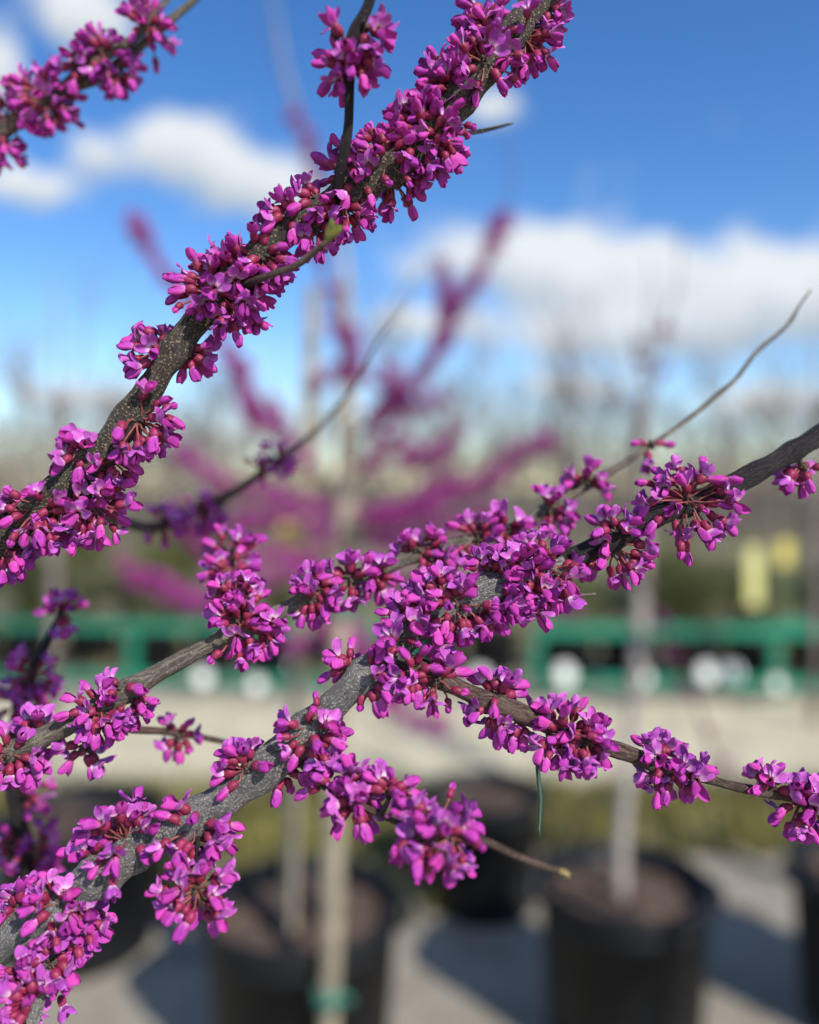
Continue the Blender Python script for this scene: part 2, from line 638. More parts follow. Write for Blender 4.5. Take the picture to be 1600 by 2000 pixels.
def cluster_layout(node, outward, Rm, n, mix, spread, ok=None, droop=0.18):
    """directions, stalk ends and flower kinds of one umbel-like cluster"""
    dirs = []
    for i in range(n):
        best, bd = None, -1
        for _ in range(14):
            v = Vector((random.gauss(0, 1), random.gauss(0, 1), random.gauss(0, 1))).normalized()
            if math.acos(max(-1, min(1, v.dot(outward)))) > spread:
                continue
            if ok and not ok(node + v * Rm):
                continue
            dm = min([(v - w).length for w in dirs], default=2.0)
            dm *= 1 - 0.6 * max(0.0, min(1.0, (-v.y - 0.45) / 0.35))
            if dm > bd:
                best, bd = v, dm
        if best is not None and bd > 0.30:
            dirs.append(best)
    res = []
    for d in dirs:
        r = random.random()
        acc = 0
        for kd, p in mix:
            acc += p
            if r <= acc:
                break
        sc_ = random.uniform(0.80, 1.06)
        flen = {'open': 9.4, 'half': 9.6, 'bud': 9.6, 'tight': 6.6}[kd] * MM * sc_
        Lp = max(2.5 * MM, (Rm - flen) * random.uniform(0.5, 1.12))
        base = node + d * Lp + Vector((0, 0, -droop * Lp * 0.35))
        ax = (d + Vector((random.gauss(0, .26), random.gauss(0, .26), random.gauss(0, .26) - droop))).normalized()
        if ok and not ok(base + ax * flen * 0.6):
            continue
        res.append((kd, random.choice(BYKIND[kd]), d, base, ax, random.gauss(0, 0.55), sc_))
    return res


def stalk(mb, node, d, base, ax):
    p1 = node + (base - node) * 0.45 + Vector((random.gauss(0, .5), random.gauss(0, .5), random.gauss(0.4, .5))) * MM
    pts = [node - d * 0.6 * MM, p1, base - ax * 0.9 * MM, base + ax * 0.3 * MM]
    tube(mb, pts, [0.42 * MM, 0.33 * MM, 0.36 * MM, 0.5 * MM], 5, 2, random.random(), caps=False)


def spur(mb, node, outward, r=1.5 * MM, n=9):
    for i in range(n):
        v = (Vector((random.gauss(0, 1), random.gauss(0, 1), random.gauss(0, 1))).normalized() + outward * 0.7).normalized()
        c = node + v * r * random.uniform(0.4, 1.2)
        tip = c + (v + outward * 0.4).normalized() * random.uniform(0.8, 1.7) * MM
        tube(mb, [c - v * 0.5 * MM, c + (tip - c) * 0.4, tip], [0.7 * MM, 0.75 * MM, 0.12 * MM], 5, 3)


MIX_OPEN = [('open', .38), ('half', .27), ('bud', .25), ('tight', .10)]
MIX_MID = [('open', .22), ('half', .26), ('bud', .34), ('tight', .18)]
MIX_BUD = [('open', .10), ('half', .22), ('bud', .44), ('tight', .24)]

# ================================================================== the ground
def ground_material():
    m, k, bs = new_mat('gravel yard')
    tc = k.n('ShaderNodeTexCoord')
    o = tc.outputs['Object']
    sp = k.n('ShaderNodeSeparateXYZ')
    k.put(sp.inputs[0], o)
    n1 = k.noise(o, 1.3, 5, 0.6)
    n2 = k.noise(o, 45.0, 5, 0.7)
    c = k.mix(k.maprange(n2, 0.3, 0.7), (0.24, 0.215, 0.17, 1), (0.44, 0.39, 0.30, 1))
    c = k.mix(k.maprange(n1, 0.4, 0.75, 0, 0.6), c, (0.24, 0.20, 0.145, 1))
    c = k.mix(k.maprange(k.noise(o, 4.5, 5, 0.65), 0.50, 0.68, 0, 0.75), c, (0.12, 0.092, 0.062, 1))
    k.put(bs.inputs['Base Color'], c)
    bs.inputs['Roughness'].default_value = 0.9
    bp = k.n('ShaderNodeBump')
    bp.inputs['Strength'].default_value = 0.7
    bp.inputs['Distance'].default_value = 0.02
    k.put(bp.inputs['Height'], k.noise(o, 60.0, 4, 0.65))
    k.put(bs.inputs['Normal'], bp.outputs[0])
    return m


def sheet(name, x0, x1, y0, y1, z, mat, wob=0.0, nx=40, ny=6):
    V, Fc = [], []
    for i in range(nx + 1):
        for j in range(ny + 1):
            x = x0 + (x1 - x0) * i / nx
            y = y0 + (y1 - y0) * j / ny
            if wob and j in (0, ny):
                y += wob * (math.sin(x * 3.1 + j) + 0.6 * math.sin(x * 7.7 + 2 * j))
            V.append((x, y, z))
    for i in range(nx):
        for j in range(ny):
            a = i * (ny + 1) + j
            Fc.append((a, a + ny + 1, a + ny + 2, a + 1))
    mb = MB()
    mb.add(V, Fc)
    o = link(name, mb.mesh(name, [mat], smooth=False))
    return tag(o, kind='structure')


sheet('ground', -400, 400, -60, 900, 0.0, ground_material())
M['lane'] = simple('pale gravel lane', (0.50, 0.44, 0.30), 0.9, 0.22, 4.0, 0.6, 50)
sheet('gravel_lane', -40, 40, 3.85, 5.5, 0.004, M['lane'], 0.04, 160, 6)
M['field'] = simple('far field', (0.17, 0.15, 0.075), 0.9, 0.35, 0.4, 0.3, 5)
sheet('field', -300, 300, 9.0, 320, 0.004, M['field'], 0.2, 120, 8)

# weeds and grass: nobody could count it
M['weed'] = simple('weeds', (0.165, 0.15, 0.035), 0.6, 0.5, 3.0)


def weeds(name, regions, label, hmax):
    mb = MB()
    V, Fc = [], []
    for (x0, x1, y0, y1, n) in regions:
        for _ in range(n):
            x, y = random.uniform(x0, x1), random.uniform(y0, y1)
            hh = random.uniform(0.3, 1.0) * hmax
            a = random.uniform(0, 6.28)
            w = random.uniform(0.004, 0.011)
            lx, ly = random.gauss(0, hh * 0.5), random.gauss(0, hh * 0.5)
            b = len(V)
            V += [(x - w * math.cos(a), y - w * math.sin(a), 0), (x + w * math.cos(a), y + w * math.sin(a), 0),
                  (x + lx * .5 + w * .7 * math.cos(a), y + ly * .5 + w * .7 * math.sin(a), hh * .65),
                  (x + lx * .5 - w * .7 * math.cos(a), y + ly * .5 - w * .7 * math.sin(a), hh * .65), (x + lx, y + ly, hh)]
            Fc += [(b, b + 1, b + 2, b + 3), (b + 3, b + 2, b + 4)]
    mb.add(V, Fc)
    o = link(name, mb.mesh(name, [M['weed']]))
    return tag(o, label, 'grass', kind='stuff')


weeds('grass', [(-2.6, 2.8, 3.2, 3.95, 9000), (-5, 5, 6.3, 9.0, 9000), (-1.0, 0.2, 2.75, 3.2, 700)],
      'olive green weeds and grass growing along the edges of the gravel lane', 0.11)

# ================================================================== nursery pots
M['pot'] = simple('black pot plastic', (0.008, 0.009, 0.011), 0.55, 0.3, 8.0, 0.1, 30, 0.3)
M['soil'] = simple('bark mulch', (0.085, 0.056, 0.040), 0.9, 0.55, 60.0, 0.9, 90)


def make_pot(label, X, Y, r, h, group='black nursery pots standing on the gravel'):
    root = empty('nursery_pot', (X, Y, 0))
    mb = MB()
    s = 40
    prof = [(0.0, 0.008), (r * 0.80, 0.008), (r * 0.83, 0.0), (r * 0.86, 0.02), (r * 0.95, h * 0.80), (r * 0.955, h * 0.80), (r * 0.965, h * 0.90),
            (r * 0.935, h * 0.90), (r * 0.92, h * 0.80), (r * 0.84, 0.03), (0.0, 0.03)]
    lathe(mb, prof, s)
    link('body', mb.mesh('pot_body', [M['pot']]), root)
    mb = MB()
    lathe(mb, [(r * 0.97, h * 0.895), (r, h * 0.90), (r * 1.005, h * 0.985), (r * 0.99, h), (r * 0.95, h * 0.995), (r * 0.938, h * 0.905)], s)
    link('rim', mb.mesh('pot_rim', [M['pot']]), root)
    for sd in (1, -1):
        mb = MB()
        pts = [Vector((sd * r * (1.0 + 0.10 * math.sin(math.pi * q / 6)), r * 0.32 * (q / 3 - 1), h * 0.93)) for q in range(7)]
        tube(mb, pts, [0.011] * 7, 8)
        link('handle', mb.mesh('pot_handle', [M['pot']]), root)
    mb = MB()
    V, Fc = [(0, 0, h * 0.86)], []
    rings, ss = 9, 36
    for i in range(1, rings + 1):
        for j in range(ss):
            a = 2 * math.pi * j / ss
            rr = r * 0.925 * i / rings
            V.append((rr * math.cos(a), rr * math.sin(a), h * 0.86 + (random.uniform(-.012, .012) if i < rings else -0.005)))
    for j in range(ss):
        Fc.append((0, 1 + j, 1 + (j + 1) % ss))
    for i in range(rings - 1):
        for j in range(ss):
            a, b2 = 1 + i * ss + j, 1 + i * ss + (j + 1) % ss
            Fc.append((a, a + ss, b2 + ss, b2))
    mb.add(V, Fc)
    link('soil', mb.mesh('pot_soil', [M['soil']], smooth=False), root)
    return tag(root, label, 'pot', group)


def gx(px, D):
    return (px - 800) / F * D


POT_H = 0.43
make_pot('wide black nursery pot holding the redbud with the pale stake and green ties', gx(590, 2.03), 2.03, 0.245, POT_H)
make_pot('black nursery pot with brown mulch beneath the hanging yellow bud twig', gx(1218, 2.14), 2.14, 0.225, POT_H)
make_pot('black nursery pot standing on the far side of the mulched pot from the stake', gx(1730, 2.2), 2.2, 0.24, POT_H)
make_pot('smaller black nursery pot between the two mulched pots, set back by the weeds', gx(945, 2.85), 2.85, 0.20, 0.40)
make_pot('black nursery pot behind the lower grey branch, set back near the weeds', gx(160, 2.6), 2.6, 0.26, 0.42)

# ================================================================== the close redbud tree
TREE = empty('redbud_tree', (-0.335, 0.34, 0.37))
tag(TREE, 'flowering redbud with grey speckled branches covered in sharp magenta blossom', 'tree')
ROOT_INV = Matrix.Translation(-Vector(TREE.location))


def tree_part(name, mb, mats, root, parent=None, uv=False):
    me = mb.mesh(name, mats, uv=uv)
    me.transform(Matrix.Translation(-Vector(root.location)))
    o = link(name, me, parent or root)
    return o


BR = {}


def branch(key, ctrl, mat, sides=24, bumpy=0.075, step=0.0022, nodes=()):
    cs = []
    for c in ctrl:
        if isinstance(c[0], Vector):
            cs.append(c)
        else:
            px, py, D, w = c
            cs.append((P(px, py, D), w * (0.45 if key == 'A' else 0.42 if key == 'B2' else 0.47) * D / F))
    pts, rad = catmull(cs, step)
    # slow wander and swelling so that the wood is never a clean pipe
    ph = random.uniform(0, 9)
    for i in range(len(pts)):
        rad[i] *= 1 + 0.055 * math.sin(i * 0.37 + ph) + 0.04 * math.sin(i * 0.93 + 2 * ph)
    BR[key] = (pts, rad, mat, sides, bumpy)


TX, TY = -0.335, 0.34
# A: the upper limb, rising from the trunk across the sky
branch('A', [(Vector((TX, TY, 1.20)), .0085), (-420, 1560, .315, 78), (-180, 1260, .30, 70), (0, 1062, .286, 62), (60, 1005, .283, 60), (130, 945, .281, 60), (190, 892, .280, 61),
             (240, 832, .279, 60), (290, 765, .279, 58), (330, 700, .279, 58), (372, 640, .280, 58), (430, 575, .281, 56), (500, 502, .281, 56), (580, 440, .281, 56), (650, 395, .281, 56),
             (725, 350, .280, 58), (800, 298, .280, 56), (862, 238, .280, 56), (920, 172, .280, 56), (975, 105, .280, 56), (1018, 44, .281, 58), (1066, -24, .284, 58), (1150, -120, .29, 52), (1260, -260, .30, 44)], M['bark_dark'])
# B: the lower limb, with the speckled grey bark
branch('B', [(Vector((TX, TY, 1.08)), .0095), (-420, 2080, .32, 96), (-180, 1945, .295, 88), (0, 1842, .279, 80), (90, 1785, .277, 80), (200, 1705, .276, 78), (300, 1640, .276, 75), (400, 1588, .276, 72),
             (480, 1532, .276, 70), (545, 1478, .276, 68), (605, 1425, .277, 66), (665, 1362, .277, 64), (715, 1318, .278, 62), (765, 1268, .279, 62), (825, 1215, .280, 60), (905, 1172, .281, 56),
             (1000, 1138, .283, 54), (1100, 1102, .285, 52)], M['bark_grey'])
branch('B2', [(1000, 1138, .283, 54), (1100, 1100, .285, 52), (1180, 1060, .287, 50), (1280, 1010, .289, 50), (1400, 962, .292, 48), (1450, 936, .294, 50), (1530, 893, .296, 48), (1610, 845, .30, 46), (1760, 750, .305, 40), (1950, 640, .31, 30)], M['bark_plum'])
# E: side branch to the east
branch('E', [(752, 1285, .279, 40), (800, 1300, .277, 40), (880, 1336, .275, 38), (950, 1368, .275, 36), (1010, 1390, .275, 35), (1062, 1416, .276, 32), (1140, 1446, .277, 30), (1210, 1466, .278, 32), (1280, 1492, .279, 31),
             (1360, 1514, .280, 24), (1420, 1532, .281, 18), (1480, 1545, .282, 20), (1545, 1556, .284, 22), (1640, 1580, .287, 18), (1760, 1600, .29, 10)], M['bark_brown'])
# F: thin twig hanging towards the eye, yellow bud at its tip
branch('F', [(570, 1475, .276, 16), (640, 1538, .268, 12), (720, 1580, .262, 12), (790, 1612, .256, 12), (870, 1628, .250, 14), (940, 1640, .247, 16), (1010, 1672, .244, 15), (1060, 1690, .242, 14), (1092, 1702, .241, 11)], M['bark_brown'], 9)
# C: the tan middle limb running back into the blur
branch('C', [(Vector((TX, TY, 1.13)), .0055), (-420, 1720, .325, 52), (-180, 1580, .305, 46), (0, 1482, .291, 42), (60, 1452, .289, 41), (150, 1406, .288, 40), (240, 1356, .288, 40), (330, 1302, .289, 38), (415, 1256, .291, 36), (480, 1222, .294, 34),
             (545, 1196, .298, 30), (640, 1146, .303, 28), (760, 1106, .309, 27), (850, 1072, .313, 26), (930, 1056, .316, 26), (1000, 1034, .319, 27), (1060, 1000, .323, 27), (1120, 962, .327, 26), (1160, 940, .33, 20), (1240, 890, .334, 13),
             (1300, 850, .338, 11), (1352, 812, .340, 10), (1400, 772, .342, 11), (1436, 742, .344, 9), (1478, 688, .346, 9), (1520, 652, .347, 8), (1545, 626, .348, 9), (1562, 596, .349, 6), (1584, 566, .35, 4)], M['bark_tan'], 12)
branch('C2', [(470, 1226, .294, 12), (470, 1170, .308, 11), (458, 1110, .325, 9), (450, 1075, .335, 5)], M['bark_tan'], 8)
branch('K', [(388, 1600, .274, 9), (386, 1660, .268, 8), (384, 1705, .266, 8), (384, 1738, .264, 6)], M['bark_plum'], 7)
# D: the high blurred limb
branch('D', [(Vector((TX, TY, 1.34)), .006), (-420, 760, .365, 40), (-180, 440, .352, 34), (-60, 335, .345, 32), (20, 245, .342, 30), (110, 182, .340, 28), (200, 148, .340, 24), (262, 100, .340, 21), (330, 42, .342, 18), (392, -12, .344, 13), (470, -90, .35, 8)], M['bark_tan'], 10)
branch('D2', [(110, 182, .340, 20), (160, 138, .336, 20), (250, 82, .334, 17), (305, 26, .334, 14), (352, -36, .336, 11), (420, -130, .34, 7)], M['bark_tan'], 10)
# twigs leaving limb A
branch('T', [(655, 400, .279, 26), (664, 340, .272, 24), (680, 250, .266, 22), (683, 150, .261, 20), (690, 75, .258, 22), (720, 8, .256, 22), (738, -70, .253, 18), (770, -200, .25, 10)], M['bark_plum'], 10)
branch('T2', [(470, 560, .277, 18), (525, 538, .266, 15), (575, 520, .262, 15), (612, 493, .260, 14), (640, 470, .258, 11)], M['bark_brown'], 9)
branch('T3', [(860, 262, .284, 10), (925, 258, .295, 9), (965, 250, .303, 8), (1002, 240, .31, 4)], M['bark_tan'], 8)
branch('T4', [(1040, 1150, .284, 9), (1090, 1163, .283, 8), (1130, 1162, .286, 8), (1165, 1160, .29, 6)], M['bark_tan'], 8)
# G, H, J: blurred twigs behind
branch('G', [(100, 972, .283, 20), (180, 1000, .31, 20), (290, 1030, .38, 22), (365, 1008, .41, 22), (440, 970, .42, 20), (505, 928, .42, 18), (580, 872, .43, 13), (620, 838, .435, 10), (655, 800, .44, 9), (700, 742, .445, 7), (735, 670, .45, 6), (795, 586, .46, 3)], M['bark_brown'], 9)
branch('H', [(150, 1406, .288, 20), (250, 1424, .305, 17), (340, 1430, .32, 15), (450, 1452, .33, 12), (540, 1478, .335, 8)], M['bark_brown'], 9)
branch('J', [(Vector((TX + .02, TY + .05, 1.02)), .0055), (-140, 2050, .37, 46), (40, 1820, .365, 40), (45, 1700, .365, 38), (36, 1600, .365, 36), (24, 1480, .365, 30), (34, 1390, .365, 24), (80, 1280, .365, 20), (112, 1215, .365, 16), (135, 1170, .365, 9)], M['bark_plum'], 10)
branch('I', [(120, 1775, .277, 26), (100, 1860, .272, 25), (82, 1920, .268, 24), (66, 1990, .264, 24), (40, 2120, .258, 20), (0, 2260, .25, 10)], M['bark_grey'], 12)

# clusters: (branch, px, py, reach in px, how many flowers, mix, spread in degrees)
O_, D_, B_ = MIX_OPEN, MIX_MID, MIX_BUD
CL = [
    # limb A from the trunk end upwards
    ('A', 30, 1085, 62, 11, O_, 105), ('A', 5, 1000, 52, 6, O_, 90), ('A', 100, 1010, 78, 14, D_, 100), ('A', 165, 1035, 88, 16, D_, 100), ('A', 230, 1050, 86, 16, O_, 105),
    ('A', 148, 868, 66, 12, O_, 100), ('A', 305, 842, 84, 20, D_, 98), ('A', 238, 928, 62, 11, O_, -95),
    ('A', 268, 668, 74, 15, O_, 105), ('A', 372, 690, 56, 9, B_, -85), ('A', 392, 560, 82, 18, D_, 120), ('A', 455, 590, 92, 20, D_, 120), ('A', 425, 500, 66, 12, O_, 110), ('A', 510, 600, 80, 14, D_, -105),
    ('A', 530, 525, 72, 15, D_, 115), ('A', 480, 530, 66, 12, B_, 120), ('A', 560, 415, 60, 11, D_, 110), ('A', 610, 385, 62, 12, D_, 115), ('A', 690, 428, 68, 14, D_, 110), ('A', 635, 480, 70, 11, D_, -100),
    ('A', 655, 300, 76, 15, B_, 110), ('A', 725, 265, 80, 16, D_, 115), ('A', 775, 360, 80, 15, D_, -110), ('A', 830, 345, 70, 10, D_, -95), ('A', 790, 225, 76, 15, O_, 115), ('A', 830, 290, 86, 19, D_, 120), ('A', 880, 275, 74, 14, D_, 105),
    ('A', 820, 185, 62, 11, O_, 110), ('A', 835, 110, 68, 13, D_, 105), ('A', 915, 65, 76, 16, O_, 110), ('A', 935, 130, 80, 17, O_, 115), ('A', 1058, 95, 80, 17, D_, 100), ('A', 905, 8, 60, 10, D_, 100),
    ('A', 1085, 28, 56, 8, O_, 100), ('A', 870, 165, 62, 11, O_, 110), ('A', 750, 310, 74, 13, B_, 110), ('A', 700, 360, 62, 10, D_, 110),
    ('T', 640, 128, 52, 8, O_, 95), ('T', 722, 118, 58, 9, O_, 100), ('T', 735, 62, 46, 6, O_, 100), ('T', 668, 80, 30, 3, B_, 70),
    # limb D, high and blurred
    ('D', 25, 225, 70, 14, D_, 120), ('D', 95, 200, 72, 15, D_, 120), ('D', 5, 290, 62, 10, B_, 110), ('D', 120, 235, 60, 9, D_, 100), ('D', 60, 165, 58, 9, D_, 100), ('D', 245, 158, 56, 9, D_, 95), ('D', 300, 75, 58, 10, D_, 115),
    ('D2', 195, 88, 56, 10, D_, 105), ('D2', 285, 52, 54, 10, D_, 115), ('D2', 160, 132, 50, 7, D_, 110),
    # limb B, lower
    ('B', 25, 1745, 64, 11, O_, 95), ('B', 128, 1745, 82, 16, O_, 108), ('B', 168, 1815, 94, 20, O_, 105), ('B', 150, 1855, 76, 13, O_, 85), ('B', 226, 1600, 104, 26, O_, 108), ('B', 170, 1655, 64, 9, O_, 95), 
    ('B', 390, 1612, 90, 20, O_, 105), ('B', 405, 1680, 84, 10, O_, 80), ('K', 388, 1735, 96, 23, O_, 125), ('B', 478, 1480, 78, 15, D_, 100), ('B', 610, 1432, 84, 19, B_, 108), ('B', 560, 1520, 60, 8, D_, -90), ('B', 655, 1480, 66, 12, B_, 100),
    ('F', 715, 1495, 72, 15, B_, 115), ('F', 700, 1560, 62, 10, O_, 105), ('F', 790, 1510, 66, 12, D_, 100), ('F', 655, 1520, 56, 8, D_, 110), ('F', 868, 1595, 100, 19, O_, 115), ('F', 880, 1665, 96, 10, O_, 85), ('F', 810, 1640, 62, 6, O_, 90),
    ('B', 672, 1285, 68, 13, B_, 105), ('B', 735, 1330, 66, 12, B_, 105), ('E', 800, 1318, 72, 15, B_, 115), ('E', 855, 1322, 72, 14, B_, 115), ('B', 790, 1180, 72, 14, D_, 110), ('B', 845, 1150, 84, 17, O_, 112), ('B', 905, 1190, 90, 19, O_, 118), ('B', 870, 1245, 70, 13, D_, 110), ('B', 780, 1245, 56, 8, O_, 110),
    ('B', 930, 1070, 74, 13, O_, 98), ('B', 945, 1225, 70, 11, D_, 95), ('B', 1000, 1105, 82, 16, O_, 112), ('B', 1050, 1085, 92, 18, O_, 115), ('B', 1040, 1175, 84, 15, O_, 105), ('B', 985, 1195, 76, 13, D_, 105), ('B2', 1075, 1120, 74, 12, O_, 115),
    ('B2', 1190, 1032, 50, 6, O_, 80), ('B2', 1222, 1115, 80, 15, O_, 92), ('B2', 1325, 945, 104, 24, O_, 118), ('B2', 1350, 985, 84, 13, O_, 105), ('B2', 1590, 955, 58, 9, O_, 95),
    # side branch E
    ('E', 985, 1330, 64, 9, O_, 95), ('E', 950, 1418, 58, 8, O_, 95), ('E', 1015, 1420, 46, 5, O_, -90), ('E', 1105, 1408, 86, 17, D_, 105), ('E', 1150, 1435, 70, 12, O_, 100), ('E', 1100, 1470, 60, 7, D_, 85), ('E', 1290, 1455, 62, 11, O_, 95), ('E', 1342, 1492, 60, 10, O_, 100),
    ('E', 1300, 1545, 62, 7, O_, 85), ('E', 1512, 1502, 56, 9, O_, 95), ('E', 1560, 1590, 82, 15, O_, 98), ('E', 1600, 1540, 64, 9, O_, 100),
    # limb C
    ('C', 25, 1465, 76, 14, O_, 110), ('C', 50, 1520, 64, 9, O_, 90), ('C', 60, 1415, 46, 5, D_, -80), ('C', 195, 1385, 74, 15, D_, 108), ('C', 230, 1408, 66, 10, O_, 105), ('C', 275, 1380, 56, 8, D_, 90), ('C', 240, 1330, 44, 4, O_, 80),
    ('C', 470, 1235, 84, 18, O_, 118), ('C', 450, 1170, 86, 17, O_, 118), ('C', 430, 1120, 72, 11, O_, 100), ('C', 515, 1250, 64, 10, D_, 105), ('C', 605, 1135, 66, 12, O_, 118), ('C', 675, 1120, 66, 12, O_, 118), ('C', 625, 1190, 58, 9, D_, 105), ('C', 735, 1140, 60, 9, D_, 112),
    ('C', 805, 1055, 66, 11, O_, 105), ('C', 845, 1090, 50, 7, O_, 105), ('C', 925, 1045, 76, 15, D_, 112), ('C', 985, 1020, 50, 7, O_, 100), ('C', 1080, 1005, 58, 11, O_, 115), ('C2', 460, 1130, 76, 14, O_, 120), ('C2', 448, 1085, 74, 14, O_, 125), ('C', 1140, 920, 50, 8, O_, 95), ('C', 1270, 868, 30, 3, B_, 90),
    # twigs behind
    ('H', 345, 1442, 52, 8, D_, 105), ('H', 165, 1500, 52, 6, O_, 90), ('G', 530, 885, 50, 9, D_, 95), ('G', 500, 910, 40, 5, D_, 90), ('G', 385, 1000, 56, 9, O_, 110), ('G', 320, 1030, 52, 9, O_, 110), ('G', 420, 1040, 46, 6, O_, 95), ('G', 460, 1085, 70, 9, O_, 65),
    ('J', 122, 1190, 52, 9, O_, 105), ('J', 75, 1320, 66, 12, O_, 110), ('J', 30, 1370, 58, 9, O_, 105), ('J', 92, 1360, 52, 7, O_, 100), ('J', 90, 1545, 62, 10, O_, 90), ('J', 95, 1650, 72, 12, O_, 95), ('J', 20, 1640, 52, 8, O_, 100), ('J', 120, 1700, 56, 7, O_, 80),
    # drooping twig I
    ('I', 25, 1935, 78, 17, O_, 108), ('I', 8, 1890, 62, 9, O_, 100), ('I', 112, 1880, 44, 7, O_, 90), ('I', 10, 1985, 56, 8, O_, 100),
]

NODES = {}
SPECS = []
for (key, cx, cy, Rp, n, mix, spread) in CL:
    pts, rad, *_ = BR[key]
    best = None
    for i, p in enumerate(pts):
        if p.y <= 0.05:
            continue
        px = 800 + p.x / p.y * F
        py = YH - (p.z - H) / p.y * F
        d = math.hypot(px - cx, py - cy)
        if best is None or d < best[0]:
            best = (d, i, px, py)
    d, i, px, py = best
    c = pts[i]
    Rm = Rp * (1.12 if key in ('A', 'B2', 'D', 'D2') else 1.02) * c.y / F
    k = min(1.0, d / (0.78 * Rp))
    o2 = Vector((cx - px, 0, -(cy - py)))
    o2 = o2.normalized() * k if o2.length > 1e-6 else Vector((0, 0, 0))
    far = spread < 0
    spread = abs(spread)
    out = Vector((o2.x, -math.sqrt(max(0.0, 1 - k * k)) * (-0.8 if far else 1.0), o2.z))
    if far:
        out.normalize()
    T = (pts[min(i + 1, len(pts) - 1)] - pts[max(i - 1, 0)]).normalized()
    out = (out - T * out.dot(T) * 0.6).normalized()
    # a long droop (cluster hanging well off its branch) gets its node part of the way out on a short spur
    extra = max(0.0, d * c.y / F - 0.75 * Rm - rad[i])
    node = c + out * (rad[i] * 0.9 + extra)
    NODES.setdefault(key, []).append(i)
    SPECS.append((key, i, node, out, Rm, n, mix, R_(spread), extra, c))

# swell the wood where clusters sit, then build the branches
for key, (pts, rad, mat, sides, bumpy) in BR.items():
    for i0 in NODES.get(key, []):
        for i in range(max(0, i0 - 3), min(len(rad), i0 + 4)):
            rad[i] *= 1 + 0.16 * math.exp(-((i - i0) / 1.8) ** 2)
    mb = MB()
    tube(mb, pts, rad, sides, 0, bumpy=bumpy)
    tree_part('branch', mb, [mat], TREE, uv=True)

# trunk, outside the frame, carrying all limbs
mb = MB()
tp, tr = catmull([(Vector((TX, TY, 0.36)), .017), (Vector((TX + .006, TY, 0.7)), .0155), (Vector((TX, TY, 1.08)), .014), (Vector((TX, TY, 1.34)), .0115), (Vector((TX + .02, TY + .02, 1.7)), .008), (Vector((TX + .05, TY + .06, 2.1)), .003)], 0.01)
tube(mb, tp, tr, 18, 0, bumpy=0.05)
tree_part('trunk', mb, [M['bark_grey']], TREE, uv=True)

SEG = [(np.array([tuple(p) for p in pts]), np.array(rad)) for (pts, rad, *_) in BR.values()]
ALLP = np.concatenate([s[0] for s in SEG])
ALLR = np.concatenate([s[1] for s in SEG])


def clear(v):
    dd = np.linalg.norm(ALLP - np.array(tuple(v)), axis=1) - ALLR
    return dd.min() > 0.0016


pending = []
clusters = []
for (key, i, node, out, Rm, n, mix, spread, extra, c) in SPECS:
    lay = cluster_layout(node, out, Rm, int(round(n * (1.12 if key in ('A', 'D', 'D2') else 0.98))), mix, spread, clear)
    mb = MB()
    spur(mb, node, out, 1.6 * MM, 10)
    if extra > 0.001:
        q = node + (c - node) * 0.5 + Vector((0.001, 0, 0.001))
        tube(mb, [c, q, node], [1.1 * MM, 0.9 * MM, 1.0 * MM], 6, 3)
    ci = len(clusters)
    clusters.append(mb)
    for f in lay:
        kd, vi, d, base, ax, roll, sc_ = f
        stalk(mb, node, d, base, ax)
        mt = flower_matrix(base, ax, roll, sc_)
        mid = base + ax * 5 * MM
        px = 800 + mid.x / mid.y * F
        py = YH - (mid.z - H) / mid.y * F
        inside = 25 < px < 1575 and 25 < py < 1975
        blur = abs(1 / FOCUS - 1 / mid.y)
        front = (node.y - mid.y) / Rm
        score = front - 0.9 * max(0, blur - 0.12) + (-9 if not inside else 0) + (-0.5 if kd == 'tight' else 0)
        pending.append((score, ci, vi, mt))

pending.sort(key=lambda x: -x[0])
single = pending[:300]
for (_, ci, vi, mt) in pending[300:]:
    clusters[ci].add_mb(FLOWERS[vi][1], mt, random.random())

cl_obj = []
for ci, mb in enumerate(clusters):
    cl_obj.append(tree_part('flower_cluster', mb, FMATS, TREE))
for (_, ci, vi, mt) in single:
    o = link('flower', FLOWER_MESH[vi], cl_obj[ci])
    o.matrix_parent_inverse = Matrix.Identity(4)
    o.matrix_basis = ROOT_INV @ mt


# leaf buds and small things on the twigs
def leaf_bud(p, d, L, mat, n=4, label=None):
    mb = MB()
    for i in range(n):
        a = i * 2.4
        side = d.orthogonal().normalized()
        side = Quaternion(d, a) @ side
        dd = (d + side * (0.15 + 0.3 * (i > 1))).normalized()
        petal(mb, p + side * 0.5 * MM, dd, -side, L * random.uniform(0.75, 1.1), L * 0.42, 0.8, 0.2, 0.5 * MM)
    o = tree_part('leaf_bud', mb, [mat], TREE)
    if label:
        o['label'] = label


leaf_bud(P(636, 474, .2585), Vector((0.5, -0.2, 0.7)).normalized(), 8 * MM, M['leafbud'], 5, 'small green leaf bud opening at a twig tip')
leaf_bud(P(1088, 1701, .2412), Vector((0.95, -0.1, -0.2)).normalized(), 4.5 * MM, M['budyellow'], 3, 'yellowish leaf bud at the tip of a thin twig')
leaf_bud(P(660, 82, .258), Vector((-0.3, -0.1, 0.9)).normalized(), 5 * MM, M['bark_plum'], 3)

# one blossom fallen loose, hung on a spider thread below the cluster
ff = link('fallen_flower', FLOWER_MESH[BYKIND['half'][0]])
ff.matrix_world = flower_matrix(P(116, 1944, .274), Vector((0.45, -0.25, -0.85)).normalized(), 0.4, 0.86)
tag(ff, 'single loose magenta blossom dropping free below the lower grey branch', 'flower')

